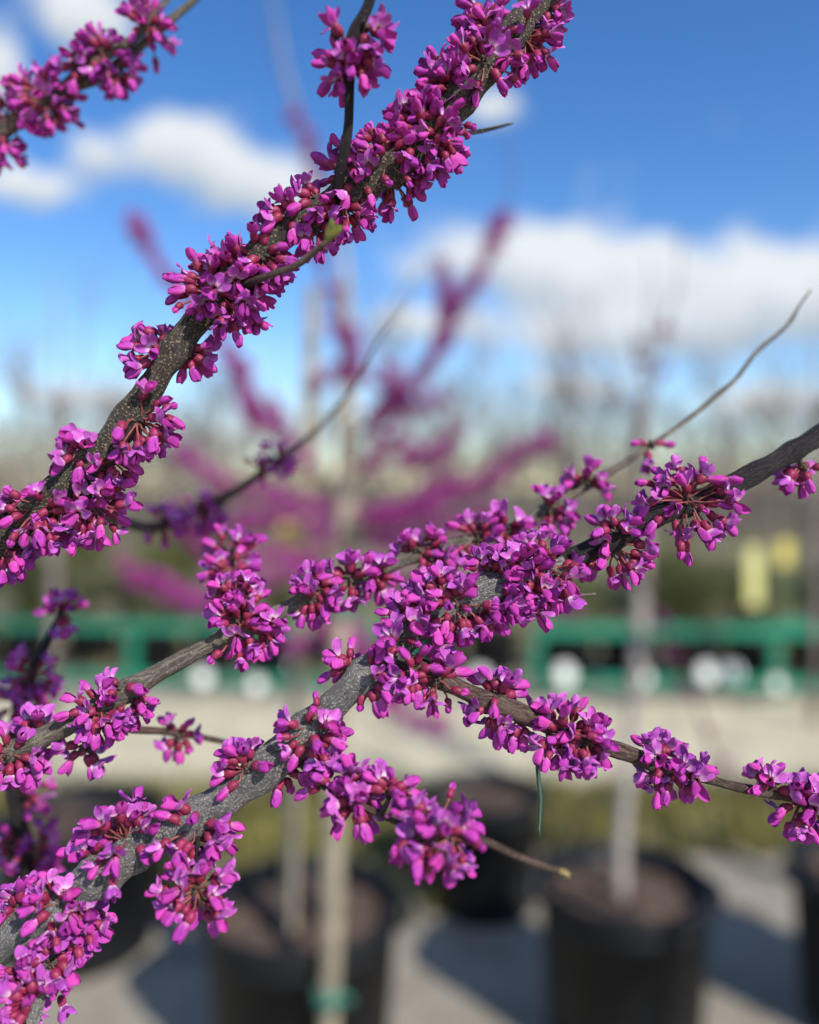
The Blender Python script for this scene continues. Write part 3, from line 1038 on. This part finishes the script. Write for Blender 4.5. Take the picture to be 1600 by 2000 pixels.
mb = MB()
tube(mb, [P(1052, 1440, .276), P(1050, 1500, .274), P(1056, 1560, .271), P(1053, 1620, .268), P(1056, 1640, .266)], [0.35 * MM, 0.75 * MM, 0.8 * MM, 0.5 * MM, 0.1 * MM], 6)
st = link('grass_strand', mb.mesh('grass_strand', [M['strand']]))
tag(st, 'thin dark green strand hanging from the brown side branch', 'grass strand')

make_pot('black nursery pot at the foot of the sharp close redbud', TX, TY, 0.22, POT_H)

# ================================================================== potted redbuds behind
M['trunk_tan'] = simple('young trunk bark', (0.34, 0.285, 0.22), 0.8, 0.3, 40, 0.3, 80)
M['trunk_grey'] = simple('grey young bark', (0.27, 0.235, 0.20), 0.8, 0.3, 40, 0.3, 80)
M['stake'] = simple('bleached stake wood', (0.31, 0.26, 0.185), 0.8, 0.3, 25, 0.3, 60)
M['tie'] = simple('green tie tape', (0.03, 0.16, 0.115), 0.5, 0.15, 60)
M['yellow'] = simple('yellow tag plastic', (0.62, 0.52, 0.10), 0.5, 0.12, 30)
M['paleyellow'] = simple('pale yellow tag plastic', (0.55, 0.53, 0.21), 0.5, 0.12, 30)

CLT = []
for q in range(5):
    mb = MB()
    lay = cluster_layout(Vector((0, 0, 0)), Vector((0, 0, 1)), 17 * MM, 26, MIX_BUD, math.pi)
    for kd, vi, d, base, ax, roll, sc_ in lay:
        stalk(mb, Vector((0, 0, 0)), d, base, ax)
        mb.add_mb(FLOWERS[vi][1], flower_matrix(base, ax, roll, sc_), random.random())
    CLT.append(mb.mesh('flower_cluster_far', FMATS))


def back_tree(name, label, base, trunk, limbs, bare, tmat, group=None, every=0.021, scale=1.75, twigs=1.0):
    """trunk: list of (px,py,D,w); limbs: flowering ones; bare: bare twigs"""
    root = empty(name, base)
    tag(root, label, 'tree', group)
    def mk(nm, ctrl, mat, sides):
        cs = [(P(a, b2, D), w * 0.5 * D / F) for a, b2, D, w in ctrl]
        pts, rad = catmull(cs, 0.016)
        mb = MB()
        tube(mb, pts, rad, sides, 0, bumpy=0.06)
        return tree_part(nm, mb, [mat], root), pts
    cs = [(Vector(base), trunk[0][3] * 0.55 * trunk[0][2] / F)] + [(P(a, b2, D), w * 0.5 * D / F) for a, b2, D, w in trunk]
    pts, rad = catmull(cs, 0.04)
    mb = MB()
    tube(mb, pts, rad, 12, 0, bumpy=0.05)
    tree_part('trunk', mb, [tmat], root)
    for (ctrl, f) in limbs:
        br, pts = mk('branch', ctrl, M['bark_brown'], 7)
        acc, last = 0.0, pts[0]
        for q_, p in enumerate(pts):
            if q_ < len(pts) * 0.14 or random.random() < 0.06:
                last = p
                continue
            acc += (p - last).length
            last = p
            if acc > every / f:
                acc = 0
                o = link('flower_cluster', random.choice(CLT), br)
                s = scale * random.uniform(0.75, 1.25)
                o.matrix_basis = Matrix.Translation(p - Vector(base) + Vector((random.gauss(0, .006), random.gauss(0, .006), random.gauss(0, .006)))) @ Quaternion((random.random(), random.random(), random.random(), random.random() + .01)).normalized().to_matrix().to_4x4() @ Matrix.Scale(s, 4)
    for ctrl in bare:
        mk('branch', ctrl, M['bark_brown'], 6)
    return root


b1 = Vector((gx(648, 2.03), 2.03, 0.36))
back_tree('redbud_tree', 'blurred redbud with open magenta limbs growing in the wide black pot', b1,
          [(650, 1640, 2.03, 40), (660, 1300, 2.02, 42), (672, 1080, 2.0, 44), (678, 900, 2.0, 42), (680, 740, 2.0, 34), (676, 600, 2.0, 22), (668, 480, 2.0, 12), (620, 330, 2.0, 9), (560, 140, 2.0, 6), (530, -40, 2.0, 3)],
          [([(682, 860, 1.98, 16), (760, 800, 1.9, 14), (840, 710, 1.85, 12), (905, 590, 1.82, 10), (955, 500, 1.8, 8), (985, 415, 1.8, 5)], 0.85),
           ([(680, 800, 2.0, 12), (700, 720, 2.0, 10), (672, 640, 2.0, 8), (640, 560, 2.0, 7), (610, 470, 2.0, 5)], 0.55),
           ([(684, 940, 1.95, 12), (780, 850, 1.9, 10), (820, 908, 1.88, 9), (890, 850, 1.86, 7), (915, 830, 1.86, 4)], 0.8),
           ([(690, 1030, 1.95, 14), (800, 1010, 1.85, 12), (900, 965, 1.8, 10), (980, 915, 1.78, 8), (1065, 860, 1.76, 5)], 1.15),
           ([(684, 700, 2.0, 9), (735, 740, 1.98, 8), (790, 800, 1.97, 7), (855, 780, 1.96, 4)], 0.55),
           ([(800, 800, 1.9, 8), (775, 760, 1.9, 7), (760, 730, 1.9, 4)], 0.8),
           ([(672, 990, 2.0, 12), (620, 930, 1.95, 11), (570, 870, 1.9, 9), (500, 800, 1.85, 8), (455, 720, 1.85, 7), (425, 650, 1.85, 5), (370, 590, 1.85, 4), (300, 510, 1.85, 3), (262, 420, 1.85, 2)], 0.72),
           ([(670, 1010, 2.0, 12), (590, 985, 1.9, 10), (500, 960, 1.82, 8), (420, 935, 1.78, 8), (340, 880, 1.75, 5)], 1.0),
           ([(668, 1080, 1.95, 14), (560, 1120, 1.8, 12), (440, 1170, 1.7, 11), (340, 1160, 1.62, 9), (240, 1110, 1.58, 6)], 1.25),
           ([(668, 1060, 1.95, 12), (600, 1030, 1.85, 10), (520, 1010, 1.8, 7), (450, 1040, 1.78, 4)], 0.95),
           ([(664, 1200, 1.98, 11), (700, 1260, 1.85, 10), (740, 1340, 1.75, 9), (790, 1400, 1.68, 7), (860, 1405, 1.65, 4)], 0.9),
           ([(672, 1150, 1.98, 10), (800, 1130, 1.85, 9), (980, 1160, 1.75, 8), (1110, 1185, 1.7, 4)], 0.7),
           ([(664, 1210, 1.98, 9), (600, 1250, 1.9, 8), (560, 1270, 1.85, 4)], 0.9),
           ([(640, 400, 2.0, 7), (600, 300, 2.0, 5), (572, 230, 2.0, 3)], 0.45),
           ([(676, 680, 2.0, 9), (650, 740, 2.0, 8), (620, 770, 2.0, 4)], 0.7),
           ([(680, 760, 2.0, 9), (690, 690, 1.98, 8), (664, 660, 1.97, 6), (650, 620, 1.96, 4)], 0.9),
           ([(860, 690, 1.84, 8), (870, 620, 1.84, 6), (866, 560, 1.84, 5), (862, 520, 1.84, 3)], 0.9),
           ([(684, 900, 1.97, 9), (740, 880, 1.95, 8), (735, 800, 1.94, 7), (770, 760, 1.93, 5), (790, 790, 1.92, 3)], 0.85),
           ([(690, 1000, 1.96, 10), (760, 1000, 1.9, 9), (830, 960, 1.88, 8), (900, 930, 1.86, 5)], 0.9),
           ([(690, 1060, 1.95, 10), (780, 1060, 1.88, 9), (880, 1030, 1.84, 8), (960, 1000, 1.82, 5)], 0.9),
           ([(566, 870, 1.9, 8), (545, 830, 1.9, 7), (530, 780, 1.9, 5)], 0.6),
           ([(440, 690, 1.85, 7), (470, 730, 1.85, 8), (500, 790, 1.85, 7), (490, 820, 1.85, 4)], 1.1),
           ([(640, 1100, 1.95, 10), (560, 1080, 1.85, 9), (460, 1100, 1.75, 9), (380, 1060, 1.7, 7), (340, 1000, 1.68, 5)], 1.0)],
          [[(990, 400, 1.8, 4), (1000, 330, 1.8, 3), (985, 250, 1.8, 2)], [(590, 250, 2.0, 4), (540, 120, 2.0, 3), (505, 0, 2.0, 2)], [(720, 690, 2.0, 5), (800, 560, 1.98, 4), (870, 470, 1.96, 2)]],
          M['trunk_tan'], 'potted redbuds in the row', every=0.013, scale=1.5)

b2 = Vector((gx(1212, 2.14), 2.14, 0.36))
back_tree('redbud_tree', 'blurred slender redbud with grey trunk growing in the brown mulched pot', b2,
          [(1216, 1640, 2.2, 26), (1232, 1450, 2.5, 26), (1248, 1250, 2.8, 30), (1256, 1050, 2.9, 26), (1260, 900, 2.9, 18), (1264, 760, 2.9, 12), (1268, 640, 2.9, 8), (1272, 500, 2.9, 4)],
          [([(1258, 880, 2.9, 9), (1262, 760, 2.92, 8), (1250, 690, 2.95, 6), (1235, 640, 2.95, 4)], 0.35), ([(1250, 1120, 2.8, 9), (1330, 1300, 2.6, 8), (1400, 1480, 2.45, 6), (1442, 1560, 2.4, 4)], 0.2),
           ([(1262, 800, 2.9, 7), (1300, 700, 2.9, 5), (1290, 600, 2.9, 3)], 0.2)],
          [[(1264, 740, 2.9, 6), (1320, 560, 2.9, 4), (1330, 440, 2.9, 2)], [(1260, 860, 2.9, 6), (1180, 700, 2.9, 4), (1150, 560, 2.9, 2)]],
          M['trunk_grey'], 'potted redbuds in the row')


# stake, ties and tags of the middle redbud
def wood_stake(label, ctrl, w, mat):
    p0, p1 = ctrl
    mb = MB()
    pts = [p0 + (p1 - p0) * (i / 8) + Vector((random.gauss(0, .0015), 0, 0)) for i in range(9)]
    tube(mb, pts, [w * random.uniform(.92, 1.05) for _ in pts], 6)
    o = link('wooden_stake', mb.mesh('wooden_stake', [mat], smooth=False))
    return tag(o, label, 'stake')


wood_stake('pale bamboo stake pushed into the wide black pot beside the trunk', (Vector((gx(562, 1.99), 1.99, 0.35)), P(612, 560, 2.03)), 0.019, M['stake'])
wood_stake('thick pale wooden stake with a cut top driven in before the wide black pot', (Vector((gx(634, 1.74), 1.74, -0.05)), P(668, 1200, 1.80)), 0.021, M['stake'])


def tie(label, p, r, h):
    mb = MB()
    lathe(mb, [(r * 0.9, -h), (r, -h), (r * 1.04, 0), (r, h), (r * 0.9, h), (r * 0.88, 0), (r * 0.9, -h)], 18)
    mb.add([(r, -.004, -h * .4), (r + .022, -.012, -h), (r + .022, -.012, h * .1), (r, -.004, h * .5), (r, .000, -h * .4), (r + .022, -.008, -h), (r + .022, -.008, h * .1), (r, .000, h * .5)],
           [(0, 1, 2, 3), (7, 6, 5, 4), (0, 4, 5, 1), (3, 2, 6, 7), (1, 5, 6, 2)])
    o = link('tie_tape', mb.mesh('tie_tape', [M['tie']]))
    o.location = p
    return tag(o, label, 'tie', 'green ties round the stake')


tie('green tie tape wrapped round the cut top of the thick stake', P(668, 1190, 1.80), 0.030, 0.012)
tie('green tie tape low on the thick stake before the pot side', P(642, 1946, 1.745), 0.029, 0.016)


def hang_tag(label, p, w, h, mat):
    mb = MB()
    t = 0.0015
    out = [(-w / 2, -h / 2), (w / 2, -h / 2), (w / 2, h * 0.36), (w * 0.3, h / 2), (-w * 0.3, h / 2), (-w / 2, h * 0.36)]
    n = len(out)
    V = [(x, -t + 0.01 * math.sin(z * 9), z) for x, z in out] + [(x, t + 0.01 * math.sin(z * 9), z) for x, z in out]
    Fc = [tuple(range(n)), tuple(range(2 * n - 1, n - 1, -1))] + [(i, i + n, (i + 1) % n + n, (i + 1) % n) for i in range(n)]
    mb.add(V, Fc)
    root = empty('plant_tag', p)
    link('tag_card', mb.mesh('tag_card', [mat], smooth=False), root)
    mb = MB()
    tube(mb, [Vector((0, 0, h * 0.47)), Vector((0.005, 0.01, h * 0.6)), Vector((0.0, 0.025, h * 0.68))], [0.0015] * 3, 5)
    link('loop', mb.mesh('tag_loop', [mat]), root)
    root.rotation_euler = (0, R_(random.uniform(-6, 6)), R_(random.uniform(0, 25)))
    return tag(root, label, 'tag')


hang_tag('round-shouldered yellow tag hanging by the bamboo stake of the middle redbud', P(566, 1040, 2.0), 0.05, 0.065, M['yellow'])
hang_tag('long pale yellow tag hanging above the green rail', P(1474, 1125, 4.6), 0.10, 0.33, M['paleyellow'])
hang_tag('small dull yellow tag beside the long pale yellow one', P(1533, 1080, 6.6), 0.13, 0.20, M['yellow'])

# ================================================================== green rail racks with white discs standing in for sun glints
M['green'] = simple('green painted steel', (0.012, 0.215, 0.125), 0.45, 0.15, 6)
M['white'] = simple('bright white', (0.80, 0.80, 0.78), 0.4, 0.05, 20)  # only for the discs that stand in for sun glints


def rail_rack(label, p0, p1, posts, ztop, zlow, hh):
    root = empty('rail_rack', (p0[0], p0[1], 0))
    L = math.hypot(p1[0] - p0[0], p1[1] - p0[1])
    root.rotation_euler = (0, 0, math.atan2(p1[1] - p0[1], p1[0] - p0[0]))
    for z in (ztop, zlow):
        mb = MB()
        box(mb, 0, L, -.02, .02, z - hh / 2, z + hh / 2)
        link('rail', mb.mesh('rail', [M['green']], smooth=False), root)
    for i in range(posts):
        mb = MB()
        x = L * i / (posts - 1)
        box(mb, x - .03, x + .03, .023, .083, 0.0, ztop + hh / 2 - .01)
        link('post', mb.mesh('post', [M['green']], smooth=False), root)
    return tag(root, label, 'rack', 'green rail racks beyond the lane')


rail_rack('low green rail rack with the long yellow tag above it', (gx(1050, 5.62), 5.62), (gx(2000, 5.5), 5.5), 3, 0.465, 0.115, 0.07)
rail_rack('low green rail rack behind the tan middle branch and its blurred blossom', (gx(-260, 6.1), 6.1), (gx(800, 5.75), 5.75), 3, 0.44, 0.065, 0.06)

rail_rack('green rail rack standing farther back beyond the rack with the yellow tag', (gx(1485, 8.0), 8.0), (gx(2100, 7.9), 7.9), 3, 0.45, 0.12, 0.08)

for (px, py, r, w) in [(395, 1322, .054, 'between the grey branches'), (500, 1336, .046, 'beside the pale stake'), (575, 1302, .04, ''), (935, 1318, .05, ''), (1100, 1316, .066, 'by the end post of the rack'),
                       (1252, 1322, .05, 'behind the slender redbud trunk'), (1375, 1314, .064, 'touching its neighbour'), (1427, 1312, .06, 'touching its neighbour'), (1512, 1336, .045, '')]:
    mb = MB()
    lathe(mb, [(0.0, 0.0), (r * 0.9, 0.0), (r, 0.008), (r, 0.03), (r * 0.93, 0.034), (r * 0.86, 0.026), (0.0, 0.03)], 28)  # upright white disc, added where a blurred sun glint shows on the rail
    o = link('glint_disc', mb.mesh('glint_disc', [M['white']]))
    D = 5.45
    o.location = P(px, py, D)
    o.rotation_euler = (R_(78), 0, R_(25))
    lab = {395: 'larger bright white disc standing in for a sun glint on the green rail just under the tan middle branch', 1100: 'round bright white disc standing in for a sun glint beside the end post of the rack with the yellow tag',
           1252: 'round bright white disc standing in for a sun glint behind the slender grey redbud trunk', 1375: 'one of two white saucers almost touching on the green rail', 1427: 'one of two white saucers almost touching on the green rail',
           1512: 'small white disc standing in for a sun glint on the green rail below the long yellow tag', 500: 'bright white disc standing in for a sun glint on the green rail just beside the bamboo stake'}.get(px, 'small white disc standing in for a sun glint, half hidden on the green rail behind the blossom')
    tag(o, lab, 'saucer', 'white sun glint discs along the green rail')

# ================================================================== shrubs behind the racks
M['leaf'] = simple('shrub leaves', (0.085, 0.095, 0.016), 0.55, 0.5, 6.0)
M['leaf2'] = simple('grey green leaves', (0.10, 0.105, 0.05), 0.6, 0.4, 6.0)
M['stem'] = simple('shrub stem', (0.12, 0.09, 0.06), 0.8, 0.3, 30)


def shrub_mesh(seed, w, h, n, mat):
    r = random.Random(seed)
    V, Fc = [], []
    lobes = [(r.gauss(0, w * .28), r.gauss(0, w * .28), h * r.uniform(.3, .85), w * r.uniform(.22, .42)) for _ in range(9)]
    for _ in range(n):
        lx, ly, lz, lr = r.choice(lobes)
        v = Vector((r.gauss(0, 1), r.gauss(0, 1), r.gauss(0, 1))).normalized() * lr * r.random() ** .4
        p = Vector((lx, ly, max(.04, lz))) + v
        if p.z < 0.03:
            p.z = 0.03 + r.random() * .1
        a = Vector((r.gauss(0, 1), r.gauss(0, 1), r.gauss(0, .6))).normalized()
        b = a.cross(Vector((r.gauss(0, 1), r.gauss(0, 1), r.gauss(0, 1)))).normalized()
        s = r.uniform(.02, .045)
        i = len(V)
        V += [tuple(p), tuple(p + a * s * .5 + b * s * .3), tuple(p + a * s), tuple(p + a * s * .5 - b * s * .3)]
        Fc.append((i, i + 1, i + 2, i + 3))
    mb = MB()
    mb.add(V, Fc)
    return mb.mesh('shrub_crown', [mat], smooth=False)


SH = [shrub_mesh(1, .55, .75, 4200, M['leaf']), shrub_mesh(2, .5, .65, 3800, M['leaf2']), shrub_mesh(3, .6, .85, 4200, M['leaf'])]
mb = MB()
for q in range(5):
    a = q * 1.26
    tube(mb, [Vector((0.02 * math.cos(a), 0.02 * math.sin(a), 0)), Vector((.08 * math.cos(a), .08 * math.sin(a), .25)), Vector((.2 * math.cos(a), .2 * math.sin(a), .55))], [.012, .009, .003], 6)
STEM = mb.mesh('shrub_stem', [M['stem']])
SHL = ['dark olive shrub growing behind the green rail rack', 'dull grey green shrub growing behind the green rail rack', 'taller dark olive shrub growing behind the green rail rack']
for (px, D, v, s) in [(1350, 6.15, 0, 1.15), (1225, 6.3, 1, .8), (1470, 6.2, 2, .8), (1590, 6.3, 0, 1.0), (1110, 6.3, 2, .75), (1290, 7.6, 1, 1.2), (1450, 7.9, 1, 1.3), (60, 6.6, 0, 1.15), (180, 6.7, 1, 1.05), (-60, 6.8, 2, 1.1), (300, 6.5, 2, .9),
                      (420, 6.5, 1, .9), (540, 6.4, 0, .8), (120, 8.2, 2, 1.5), (330, 8.6, 0, 1.4), (660, 6.5, 1, .8), (850, 6.6, 0, .8), (960, 6.4, 1, .8)]:
    potted = D < 7.25
    root = empty('shrub', (gx(px, D), D, 0.28 if potted else 0.0))
    if potted:
        make_pot('small black nursery pot holding a shrub behind the green rail rack', gx(px, D), D, 0.21, 0.33, 'small shrub pots behind the racks')
        s *= 0.85
    root.rotation_euler = (0, 0, random.uniform(0, 6.28))
    root.scale = (s, s, s)
    link('crown', SH[v], root)
    link('stem', STEM, root)
    tag(root, SHL[v], 'shrub', ['olive shrubs behind the racks', 'grey green shrubs behind the racks', 'tall olive shrubs behind the racks'][v])


# ================================================================== bare trees beyond
def bare_tree_meshes(seed, h, spreadf, n1, mat, thick=0.0):
    r = random.Random(seed)
    t = MB()
    top = Vector((r.gauss(0, .03) * h, r.gauss(0, .03) * h, h))
    tp = [Vector((0, 0, 0)), top * .35 + Vector((r.gauss(0, .01) * h, 0, 0)), top * .7 + Vector((r.gauss(0, .012) * h, 0, 0)), top]
    R0 = h * .0085 + .012 + thick
    tube(t, tp, [R0, R0 * .8, R0 * .45, R0 * .08], 8)
    c = MB()

    def grow(p, d, L, rad, lev):
        pts = [p]
        q = p
        dd = d
        for _ in range(3):
            dd = (dd + Vector((r.gauss(0, .14), r.gauss(0, .14), r.gauss(.08, .1)))).normalized()
            q = q + dd * L / 3
            pts.append(q)
        tube(c, pts, [rad, rad * .75, rad * .5, rad * .15], 4 if lev else 5, caps=False)
        if lev < 2:
            for _ in range(r.randint(4, 6) if lev == 0 else 3):
                k = r.randint(1, 3)
                sd = (dd + Vector((r.gauss(0, .6), r.gauss(0, .6), r.gauss(.2, .35)))).normalized()
                grow(pts[k], sd, L * r.uniform(.35, .6), rad * .5, lev + 1)
    for i in range(n1):
        f = r.uniform(.3, .95)
        p = tp[0].lerp(top, f)
        a = r.uniform(0, 6.28)
        d = Vector((math.cos(a) * spreadf, math.sin(a) * spreadf, r.uniform(.5, 1.1))).normalized()
        grow(p, d, h * r.uniform(.22, .42) * (1.15 - f * .55), R0 * .45 * (1.1 - f * .6), 0)
    return t.mesh('bare_trunk', [mat]), c.mesh('bare_crown', [mat])


M['far_bark'] = simple('far grey bark', (0.22, 0.18, 0.165), 0.9, 0.3, 5)
M['far_brown'] = simple('far brown bark', (0.16, 0.12, 0.095), 0.9, 0.3, 5)
YOUNG = [bare_tree_meshes(21, 3.0, .35, 6, M['far_bark']), bare_tree_meshes(22, 2.9, .3, 5, M['far_bark']), bare_tree_meshes(23, 3.2, .4, 6, M['far_bark'])]
YLAB = 'slender leafless young tree standing beyond the green rail racks'
for i, (px, D, s, v) in enumerate([(98, 4.9, .92, 0), (955, 6.6, .95, 1), (1105, 8.5, 1.05, 2), (1500, 7.6, .95, 1), (1592, 5.0, .9, 0), (760, 7.5, 1.0, 2), (400, 8.8, 1.05, 0), (250, 7.0, .85, 1), (1385, 9.5, 1.0, 2), (590, 9.6, 1.0, 1), (30, 9.0, 1.0, 2), (880, 10.5, 1.1, 0)]):
    root = empty('young_tree', (gx(px, D), D, 0))
    root.rotation_euler = (0, 0, random.uniform(0, 6.28))
    root.scale = (s, s, s)
    link('trunk', YOUNG[v][0], root)
    link('crown', YOUNG[v][1], root)
    if i == 0:
        lb = 'slender leafless young tree behind the upper dark limb, on the near side of the racks'
    elif i == 4:
        lb = 'leafless young tree with pale trunk in front of the rack with the yellow tag'
    elif i == 1:
        lb = 'slender leafless young tree whose crown stands before the white cloud bank beside the magenta limb'
    elif i == 3:
        lb = 'slender leafless young tree standing just behind the long pale yellow tag'
    else:
        lb = YLAB
    tag(root, lb, 'tree', 'leafless young trees beyond the lane')

for (x, y, s, v) in [(1.62, 1.6, .8, 0), (2.05, 2.2, .85, 2), (1.3, 1.05, .72, 1)]:  # unseen potted trees, added to throw shadow strips over the gravel
    root = empty('young_tree', (x, y, 0.36))
    root.rotation_euler = (0, 0, random.uniform(0, 6.28))
    root.scale = (s, s, s)
    link('trunk', YOUNG[v][0], root)
    link('crown', YOUNG[v][1], root)
    tag(root, 'unseen potted leafless young tree added beside the row for its shadow', 'tree', 'unseen potted trees added for their shadows')
    make_pot('black nursery pot of an unseen young tree added for its shadow', x, y, 0.22, POT_H, 'pots of the unseen trees added for shadow')

BIG = [bare_tree_meshes(31, 5.2, .7, 34, M['far_brown'], 0.05), bare_tree_meshes(32, 4.6, .8, 34, M['far_bark'], 0.05), bare_tree_meshes(33, 5.8, .6, 34, M['far_bark'], 0.05)]
for i in range(48):
    D = random.uniform(26, 48)
    px = -260 + i * 45 + random.uniform(-25, 25)
    v = i % 3
    root = empty('bare_tree', (gx(px, D), D, 0))
    s = random.uniform(.75, 1.1)
    root.rotation_euler = (0, 0, random.uniform(0, 6.28))
    root.scale = (s, s, s)
    link('trunk', BIG[v][0], root)
    link('crown', BIG[v][1], root)
    tag(root, 'grey brown leafless tree in the hazy treeline across the field', 'tree', 'trees of the far treeline')

# scrub under the treeline: one mass
V, Fc = [], []
for _ in range(36000):
    D = random.uniform(20, 30)
    x = random.uniform(-24, 24)
    hmx = 2.3 + 0.5 * math.sin(x * .5) + 0.35 * math.sin(x * 1.7 + 1)
    z = hmx * random.random() ** 0.8
    a = Vector((random.gauss(0, .5), random.gauss(0, .5), random.gauss(.7, .5))).normalized()
    b = a.cross(Vector((random.gauss(0, 1), random.gauss(0, 1), random.gauss(0, 1)))).normalized()
    s = random.uniform(.12, .32)
    p = Vector((x, D, z))
    i = len(V)
    V += [tuple(p), tuple(p + a * s * .5 + b * s * .16), tuple(p + a * s), tuple(p + a * s * .5 - b * s * .16)]
    Fc.append((i, i + 1, i + 2, i + 3))
mb = MB()
mb.add(V, Fc)
M['scrub'] = simple('winter scrub', (0.15, 0.12, 0.10), 0.9, 0.45, 0.6)
tag(link('undergrowth', mb.mesh('undergrowth', [M['scrub']], smooth=False)), 'brown olive winter scrub along the foot of the treeline', 'scrub', kind='stuff')
